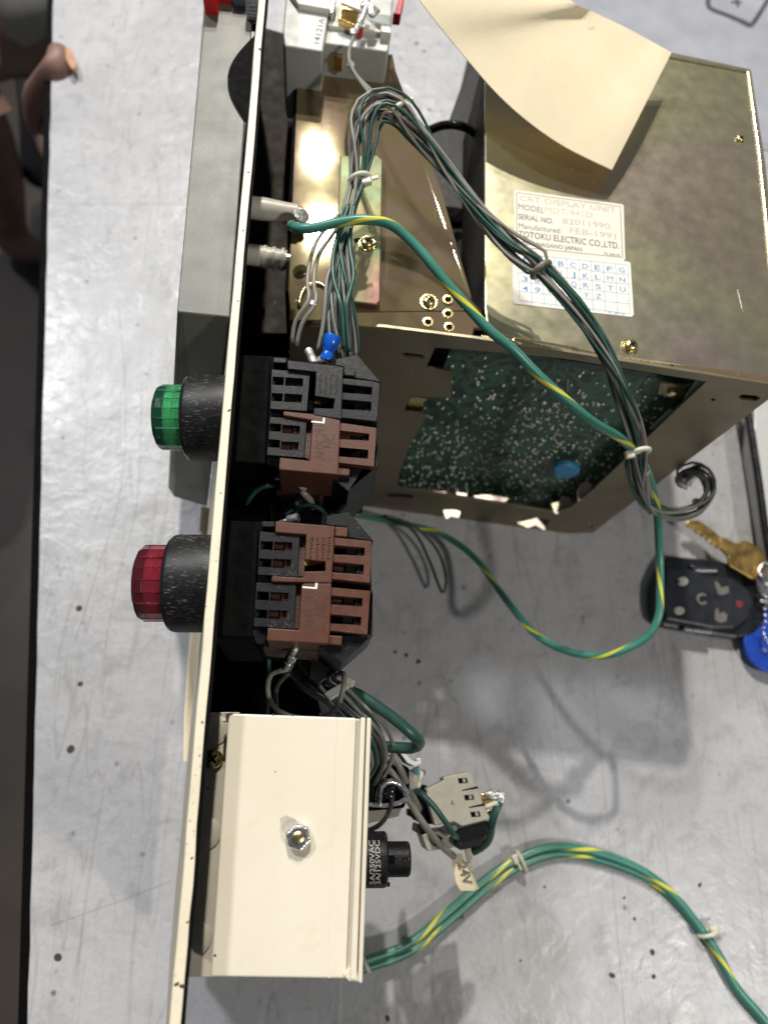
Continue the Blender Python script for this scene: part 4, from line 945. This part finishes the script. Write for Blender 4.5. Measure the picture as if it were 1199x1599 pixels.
# ------------------------------------------------------------------ lamp socket left of the relay
ls = thing('relay_socket', 'black socket with bent white metal clips beside the cream box', 'socket', UP(610, 1220, 100))
slab('socket_body', [(560, 1190), (610, 1182), (640, 1200), (640, 1225), (632, 1262), (560, 1268)], 132, 90, 'dull_black', ls, bevel=1)
slab('inner_block', [(575, 1200), (600, 1198), (604, 1255), (575, 1258)], 136, 130, 'gloss_black', ls, bevel=1)
def zig(name, pts, z, h, th, mat, parent):
    a = [UP(x, y, z) for x, y in pts]; nrm = []
    for i in range(len(a)):
        d = (a[min(len(a)-1, i+1)]-a[max(0, i-1)]).normalized(); nrm.append(Vector((-d.y, d.x, 0))*th)
    return extr(name, [v+n_ for v, n_ in zip(a, nrm)]+[v-n_ for v, n_ in reversed(list(zip(a, nrm)))], Vector((0, 0, -h)), mat, parent, bevel=.2)
zig('upper_clip', [(572, 1172), (612, 1172), (626, 1172), (638, 1188), (648, 1193), (655, 1191), (653, 1184)], 142, 14, .9, 'white_paint', ls)
zig('lower_clip', [(560, 1255), (600, 1258), (622, 1254), (636, 1246)], 138, 10, .9, 'steel', ls)
slab('clip_base', [(560, 1256), (630, 1256), (622, 1275), (560, 1290)], 118, 100, 'relay_grey', ls, bevel=.4)
tube('bent_wire', P3([(565, 1300, 125), (590, 1290, 130), (606, 1270, 136), (612, 1240, 140), (600, 1215, 140)]), 1.0, 'wire_dark', ls)
tube('silver_loop', P3([(590, 1258, 140), (596, 1228, 144), (612, 1220, 144), (628, 1228, 142), (634, 1240, 140)]), 1.3, 'steel', ls)
solder_blob(ls, 647, 1215, 130, 3.2, 1, 1.3, 'pale_bead', 'tie_white'); solder_blob(ls, 650, 1203, 134, 1.6, 1, 1, 'teal_bead', 'teal_plastic')
solder_blob(ls, 607, 1236, 142, 2.4, 1, 1, 'dark_bead', 'gloss_black')

# ------------------------------------------------------------------ grey contact relay and its wires
def C8(x, y): return 540+x/3.807, 1140+y/3.807
rl = thing('grey_relay', 'grey contact relay with soldered tags and 24V marker lying near cream box', 'relay', UP(710, 1260, 60))
RZ = 112
slab('case', [(478, 350), (580, 300), (575, 285), (590, 275), (735, 248), (748, 262), (772, 330), (780, 352), (792, 385), (812, 432), (822, 455), (856, 530), (690, 572), (640, 545), (530, 570), (500, 470), (485, 420)], RZ, RZ-9, 'relay_grey', rl, map=C8, bevel=.5)
for a, b in (((690, 356), (782, 332)), ((730, 458), (822, 434))):
    slab('case_slit', [a, (a[0]+90, a[1]-22), (b[0]+6, b[1]+14), (b[0]-60, b[1]+24), (a[0]+2, a[1]+5)], RZ+.15, RZ-.5, 'dull_black', rl, map=C8, bevel=0)
for x, y in ((696, 301), (733, 401), (771, 501)):
    s_ = slab('window', [(x-32, y-14), (x+22, y-18), (x+30, y+12), (x-24, y+17)], RZ+.12, RZ-.6, 'dull_black', rl, map=C8, bevel=0)
    slab('window_pin', [(x-5, y-12), (x+12, y-14), (x+18, y+9), (x+1, y+11)], RZ+.4, RZ-.6, 'ink_grey', s_, map=C8, bevel=.1)
slab('base_body', [(445, 335), (480, 325), (520, 560), (450, 560), (432, 440)], RZ-8, RZ-40, 'dull_black', rl, map=C8, bevel=.5)
slab('lower_body', [(655, 590), (850, 540), (850, 600), (800, 690), (680, 715), (650, 690)], RZ-8, RZ-40, 'black_plastic', rl, map=C8, bevel=.5)
slab('brown_leg', [(425, 560), (490, 580), (485, 625), (418, 612)], RZ-14, RZ-30, 'brown_dark', rl, map=C8, bevel=.4)
slab('metal_frame', [(450, 625), (520, 600), (640, 590), (660, 640), (640, 700), (560, 710), (485, 722)], RZ-12, RZ-30, 'relay_grey', rl, map=C8, bevel=.6)
slab('inner_web', [(575, 600), (650, 560), (665, 590), (610, 640)], RZ-6, RZ-20, 'relay_grey', rl, map=C8, bevel=.4)
slab('dark_pocket', [(520, 610), (575, 640), (560, 690), (520, 690)], RZ-11.8, RZ-13, 'dull_black', rl, map=C8, bevel=0)
slab('side_notch', [(385, 475), (425, 480), (420, 525), (388, 520)], RZ-10, RZ-26, 'dull_black', rl, map=C8, bevel=.4)
slab('terminal_tag', [(805, 380), (900, 355), (930, 365), (945, 395), (940, 425), (900, 430), (835, 440), (812, 440)], RZ-5, RZ-6.5, 'brass', rl, map=C8, bevel=.3)
slab('terminal_tag', [(835, 480), (900, 462), (908, 480), (860, 520)], RZ-6, RZ-7.5, 'brass', rl, map=C8, bevel=.3)
solder_blob(rl, 540+885/3.807, 1140+382/3.807, RZ-4.6, 3.0, 1.3, .8); solder_blob(rl, 540+918/3.807, 1140+405/3.807, RZ-4.6, 2.0)
slab('yellow_mark', [(628, 420), (640, 420), (632, 434), (650, 440), (632, 446), (625, 436)], RZ+.1, RZ-.2, 'gold_zinc', rl, map=C8, bevel=0)
def Q8(l): return [UP(*C8(x, y), z) for x, y, z in l]
rw = thing('relay_wires', 'loose grey and green wires running from socket clips to the relay', 'wires', UP(650, 1250, 110))
tube('green_wire', Q8([(380, 330, 128), (440, 370, 124), (520, 450, 122), (590, 545, 119), (640, 620, 114), (665, 640, 104)]), 1.3, 'wire_green', rw)
tube('green_wire', Q8([(912, 430, 108), (885, 490, 108), (865, 570, 104), (850, 650, 96), (800, 700, 90), (750, 725, 88)]), 1.8, 'wire_green', rw)
tube('grey_wire', Q8([(140, 155, 140), (220, 200, 140), (300, 290, 134), (380, 430, 126), (470, 570, 120), (560, 680, 108), (640, 750, 96)]), 1.5, 'wire_grey', rw)
tube('grey_wire', Q8([(150, 120, 140), (230, 120, 143), (290, 170, 140), (340, 270, 134), (390, 380, 124), (435, 470, 112)]), 1.5, 'wire_grey', rw)
tube('grey_wire', Q8([(160, 135, 142), (240, 160, 142), (320, 220, 136), (370, 330, 126), (430, 460, 112)]), 1.3, 'wire_grey', rw)
tube('grey_wire', Q8([(460, 252, 120), (400, 262, 126), (330, 300, 130), (300, 330, 130)]), 1.3, 'wire_grey', rw)
tube('pale_lead', Q8([(820, 462, 110), (870, 440, 110), (905, 432, 108)]), 1.0, 'tie_white', rw)
# marker flag
mk = thing('wire_marker', 'curled cream paper wire marker printed 24V below the relay', 'wire marker', UP(725, 1360, 60))
def ribbon(name, L_, R_, mat, parent, th=.35):
    n = len(L_); V = L_+R_+[v+Vector((0, 0, -th)) for v in L_]+[v+Vector((0, 0, -th)) for v in R_]; Fc = []
    for i in range(n-1):
        Fc += [[i, i+1, n+i+1, n+i], [2*n+i, 3*n+i, 3*n+i+1, 2*n+i+1], [i, 2*n+i, 2*n+i+1, i+1], [n+i, n+i+1, 3*n+i+1, 3*n+i]]
    Fc += [[0, n, 3*n, 2*n], [n-1, 2*n-1+n, 4*n-1, 2*n-1]]
    Fc[-1] = [n-1, 3*n-1, 4*n-1, 2*n-1]
    o = put(name, V, Fc, mat, parent); o.data.shade_smooth(); o.data.set_sharp_from_angle(angle=.9); return o
ribbon('front_fold', Q8([(622, 740, 96), (635, 790, 96.6), (642, 850, 97), (655, 910, 97), (680, 955, 96)]), Q8([(690, 735, 96), (705, 790, 96.6), (735, 850, 97), (750, 905, 97), (768, 955, 96)]), 'paper', mk)
ribbon('back_fold', Q8([(650, 610, 100), (690, 680, 98), (715, 760, 97), (728, 830, 94), (765, 950, 91)]), Q8([(670, 615, 100), (715, 665, 96), (748, 740, 92), (748, 840, 90), (790, 945, 88)]), 'paper', mk)
lettering('printed_text', '24V', UP(*C8(664, 795), 97.3), UP(*C8(700, 925), 97.3), 4.0, 'ink_dark', mk, ex=.2)
lettering('printed_text', 'PL24', UP(*C8(708, 690), 98), UP(*C8(728, 810), 96), 2.0, 'ink_faint', mk, ex=.3)

# ------------------------------------------------------------------ paper tag
pt = thing('paper_tag', 'large blank cream paper tag hanging over the display chassis', 'paper tag', UP(850, 120, 200))
def tagpt(u, v):   # u along the long side, v across
    a = Vector((655-30*(1-u)-60*(1-u), -60, 0)).lerp(Vector((0, 0, 0)), 0)
    lx = [(540, -160), (655, 0), (720, 82), (790, 160), (870, 222), (955, 265)]; rx = [(700, -160), (880, -8), (925, 18), (975, 42), (1012, 62), (1048, 82)]
    s = u*5; i = min(4, int(s)); f = s-i
    def cr(l):
        a, b, c, d = [Vector(l[max(0, min(5, q))]) for q in (i-1, i, i+1, i+2)]
        return .5*((2*b)+(c-a)*f+(2*a-5*b+4*c-d)*f*f+(3*b-a-3*c+d)*f**3)
    A_ = cr(lx); B_ = cr(rx)
    p = A_.lerp(B_, v)
    z = 228-38*u**.7+3*math.sin(v*math.pi)+6*v*u
    return UP(p.x, p.y, z)
nu, nv = 30, 12; V = []; Fc = []
for s in (0, -.35):
    for i in range(nu+1):
        for j in range(nv+1): V.append(tagpt(i/nu, j/nv)+Vector((0, 0, s)))
K = (nu+1)*(nv+1); ix = lambda i, j, k=0: k*K+i*(nv+1)+j
for i in range(nu):
    for j in range(nv):
        Fc.append([ix(i, j), ix(i+1, j), ix(i+1, j+1), ix(i, j+1)]); Fc.append([ix(i, j, 1), ix(i, j+1, 1), ix(i+1, j+1, 1), ix(i+1, j, 1)])
for i in range(nu):
    for j in (0, nv): Fc.append([ix(i, j), ix(i+1, j), ix(i+1, j, 1), ix(i, j, 1)])
for j in range(nv):
    for i in (0, nu): Fc.append([ix(i, j), ix(i, j+1), ix(i, j+1, 1), ix(i, j, 1)])
tg = put('tag_sheet', V, Fc, 'paper', pt, smooth=True); tg.data.set_sharp_from_angle(angle=.9)
sp = [tagpt(.50+.012*math.cos(a), .86+.022*math.sin(a))+Vector((0, 0, .12)) for a in [i*math.pi/6 for i in range(12)]]
extr('stain', sp, Vector((0, 0, -.1)), 'paper_spot', pt)

# ------------------------------------------------------------------ keys
def C6(x, y): return 1000+x/5.709, 780+y/5.709
kf = thing('car_key_fob', 'black car remote with worn white buttons lying beside the brass key', 'key fob', UP(1100, 930, 0))
slab('shell', [(240, 495), (720, 545), (860, 600), (1000, 680), (1090, 780), (1130, 900), (1120, 1050), (1050, 1170), (960, 1220), (850, 1240), (640, 1210), (200, 1130), (120, 1080), (95, 950), (100, 760), (150, 640)], 9, 1, 'fob_black', kf, map=C6, bevel=2.2)
sh_ = slab('button_pad', [(225, 600), (500, 625), (560, 670), (800, 690), (960, 800), (1010, 920), (960, 1060), (830, 1150), (640, 1150), (220, 1070), (190, 900)], 13, 8, 'fob_button', kf, map=C6, bevel=1.6)
for q in ([(440, 580), (690, 610), (690, 645), (480, 640)], [(380, 1125), (640, 1150), (650, 1200), (385, 1165)]):
    slab('chrome_insert', q, 12.6, 8, 'dim_metal', kf, map=C6, bevel=.8)
def blob(c, rx, ry, rot=0, n=14): return [(c[0]+rx*math.cos(t)*math.cos(rot)-ry*math.sin(t)*math.sin(rot), c[1]+rx*math.cos(t)*math.sin(rot)+ry*math.sin(t)*math.cos(rot)) for t in [2*math.pi*i/n for i in range(n)]]
for c, rx, ry, mt in (((375, 728), 50, 40, 'fob_print'), ((345, 990), 48, 38, 'fob_print'), ((880, 930), 34, 34, 'fob_red')):
    slab('worn_button', blob(c, rx, ry), 13.6, 12.5, mt, kf, map=C6, bevel=.4)
slab('button_notch', [(310, 720), (345, 715), (348, 745), (318, 748)], 13.8, 13, 'fob_button', kf, map=C6, bevel=0)
slab('car_icon', [(655, 720), (690, 740), (720, 785), (780, 770), (790, 830), (740, 850), (690, 850), (672, 800)], 13.4, 12.6, 'fob_print_dim', kf, map=C6, bevel=.2)
slab('car_icon', [(665, 975), (690, 970), (700, 1020), (740, 1000), (775, 1030), (760, 1090), (700, 1100), (660, 1070)], 13.4, 12.6, 'fob_print_dim', kf, map=C6, bevel=.2)
arc = [UP(*C6(545+42*math.cos(a), 890+42*math.sin(a)), 13.2) for a in [math.radians(40+28*i) for i in range(11)]]
tube('lock_icon', arc, 1.1, 'fob_print_dim', kf, sides=6)
bk = thing('brass_key', 'worn brass door key pointing up left above the car remote', 'key', UP(1140, 870, 0))
slab('blade', [(405, 215), (420, 185), (520, 185), (580, 225), (640, 270), (700, 325), (800, 400), (780, 480), (735, 460), (712, 432), (690, 436), (664, 400), (640, 400), (622, 368), (592, 366), (575, 330), (545, 332), (528, 298), (500, 296), (478, 262), (430, 240)], 14, 12, 'brass_key', bk, map=C6, bevel=.4)
tube('blade_groove', [UP(*C6(470, 225), 14.1), UP(*C6(600, 305), 14.1), UP(*C6(720, 400), 14.1)], .35, 'brass_key', bk, sides=6)
slab('bow', [(700, 350), (745, 335), (800, 370), (850, 385), (900, 360), (960, 370), (1080, 440), (1110, 520), (1110, 700), (1060, 740), (960, 690), (860, 630), (790, 590), (780, 500), (720, 440)], 15, 12.4, 'brass_key', bk, map=C6, bevel=.6)
kr = thing('key_ring', 'shiny split ring and ball chain at the right end of the remote', 'key ring', UP(1199, 930, 0))
tube('split_ring', [UP(1196+14*math.cos(a), 905+26*math.sin(a), 17) for a in [2*math.pi*i/20 for i in range(20)]], 1.2, 'steel', kr, closed=True)
tube('ring_clasp', P3([(1184, 895, 18), (1190, 905, 19), (1199, 918, 18)]), 2.3, 'steel', kr)
bead = lathe([(-1.2, .3), (-.9, .9), (0, 1.3), (.9, .9), (1.2, .3)], 'steel', 10, link=False, name='chain_bead')
for x, y in ((1197, 930), (1194, 940), (1193, 950), (1193, 960), (1194, 970), (1191, 980), (1191, 989), (1194, 997), (1199, 1003), (1188, 938)):
    inst(bead, 'chain_bead', kr, UP(x, y, 15))
bf = thing('blue_key_tag', 'round blue plastic key tag at the right edge under the remote', 'key tag', UP(1199, 1000, 0))
slab('disc', [(1215+54*math.cos(a), 1000+52*math.sin(a)) for a in [2*math.pi*i/40 for i in range(40)]], 8, 4.5, 'blue_fob', bf, bevel=.9)
px_text('printed_mark', 'G', (1189, 1018), (1196, 1018), 8, 2.4, 'ink_faint', bf)

# ------------------------------------------------------------------ white tray at the right and the plastic sheet top right
wt = thing('white_tray', 'white tray with a rounded black edge at the right border', 'tray', UP(1190, 760, 0))
slab('tray_floor', [(1180, 560), (1330, 560), (1330, 900), (1206, 880), (1176, 700)], 16, 2, 'white_paint', wt, bevel=.8)
tube('black_edge', P3([(1150, 560, 16), (1166, 640, 16), (1182, 740, 16), (1196, 840, 16), (1210, 900, 16)]), 2.6, 'cable_black', wt, sides=10)
ps = thing('plastic_sheet', 'crumpled translucent grey plastic bag with printed dark square symbol, top right', 'plastic bag', UP(1050, 40, 0))
def shp(x, y):
    import mathutils.noise as mn
    b = UP(x, y, 2); z = 2.2+2.6*mn.noise(Vector((b.x*.018+b.y*.02, b.y*.006-b.x*.012, 3)))+1.5*mn.noise(Vector((b.x*.05+b.y*.05, b.y*.012-b.x*.02, 9)))
    return Vector((b.x, b.y, max(.8, z)))
nx, ny = 44, 30; V = []; Fc = []
for i in range(nx+1):
    for j in range(ny+1): V.append(shp(830+i/nx*480, -90+j/ny*(260+80*i/nx)))
for i in range(nx):
    for j in range(ny): Fc.append([i*(ny+1)+j, (i+1)*(ny+1)+j, (i+1)*(ny+1)+j+1, i*(ny+1)+j+1])
simple('bag_plastic', (.34, .35, .39), .22, var=.12, vs=30, bmp=.3, bs=120)
sheet = put('bag_film', V, Fc, 'bag_plastic', ps, smooth=True)
so_ = sheet.modifiers.new('thick', 'SOLIDIFY'); so_.thickness = .0002
def film_line(pts, w, name):
    P_ = spline([Vector((x, y, 0)) for x, y in pts], 6); Lf, Rt = [], []
    for i, p in enumerate(P_):
        d = (P_[min(len(P_)-1, i+1)]-P_[max(0, i-1)]).normalized(); nn = Vector((-d.y, d.x, 0))*w/2
        for lst, q in ((Lf, p+nn), (Rt, p-nn)): lst.append(shp(q.x, q.y)+Vector((0, 0, .35)))
    ribbon(name, Lf, Rt, 'ink_charcoal', ps, .1)
film_line([(1110, -40), (1107, -10), (1104, 8), (1112, 18), (1150, 32), (1168, 40), (1174, 38), (1186, 20), (1205, -10), (1230, -40)], 7, 'printed_symbol')
film_line([(1141, 4), (1157, 4)], 4, 'printed_symbol'); film_line([(1149, -8), (1151, 12)], 4, 'printed_symbol')

# ------------------------------------------------------------------ person beyond the bench edge
pr = thing('person', 'person with bare legs and light grey shorts beyond the bench edge at upper left', 'person', UP(10, 300, -830))
def skin_mesh(name, nodes, edges, mat, parent):
    me = bpy.data.meshes.new(name); c = WL[parent]
    me.from_pydata([(Vector(n[:3])-c)*.001 for n in nodes], edges, [])
    o = bpy.data.objects.new(name, me); COL.objects.link(o); o.parent = parent; WL[o] = c
    me.materials.append(M[mat])
    sk = o.modifiers.new('skin', 'SKIN'); sk.use_smooth_shade = True
    for i, n in enumerate(nodes):
        r = n[3]*.001; me.skin_vertices[0].data[i].radius = (r, r); me.skin_vertices[0].data[i].use_root = i == 0
    sb = o.modifiers.new('sub', 'SUBSURF'); sb.levels = 2; sb.render_levels = 2
    return o
def J(x, y, z, r): v = UP(x, y, z); return (v.x, v.y, v.z, r)
nodes = [J(-230, 10, -120, 115), J(-90, 35, -260, 80), J(10, 58, -380, 56), J(66, 80, -430, 42), J(95, 95, -455, 26),
         J(-160, 150, -300, 80), J(-50, 180, -450, 62), J(-4, 280, -600, 46), J(8, 345, -740, 40), J(28, 385, -785, 38), J(60, 392, -800, 26), J(78, 385, -805, 15)]
body = skin_mesh('body', nodes, [(0, 1), (1, 2), (2, 3), (3, 4), (0, 5), (5, 6), (6, 7), (7, 8), (8, 9), (9, 10), (10, 11)], 'skin', pr)
skin_mesh('shorts', [J(-330, -80, -60, 150), J(-120, 0, -235, 95), J(10, -5, -330, 68), J(60, -12, -380, 50)], [(0, 1), (1, 2), (2, 3)], 'grey_cloth', pr)
skin_mesh('dark_trousers', [J(55, 60, -520, 44), J(70, 180, -560, 42), J(66, 300, -640, 36)], [(0, 1), (1, 2)], 'dark_cloth', pr)
# skin-coloured form added to stand for a reflection at the bench edge
hn = [J(60, 190, -90, 24), J(66, 155, -55, 17), J(74, 128, -14, 12), J(88, 112, 3, 12), J(97, 92, 3, 11), J(88, 74, 2, 8)]
hn += [J(85, 205, -70, 9), J(115, 200, -56, 8), J(100, 170, -62, 9), J(130, 165, -50, 8), J(100, 230, -70, 8.5), J(125, 230, -56, 7.5), J(90, 255, -74, 7.5), J(112, 258, -58, 7)]
edge_reflection = skin_mesh('edge_reflection', hn, [(0, 1), (1, 2), (2, 3), (3, 4), (4, 5), (0, 6), (6, 7), (0, 8), (8, 9), (0, 10), (10, 11), (0, 12), (12, 13)], 'skin', pr)
slab('orange_rim', blob((110, 90), 7, 19, -.35), 9, 4, 'orange_rim', edge_reflection, bevel=1.2)
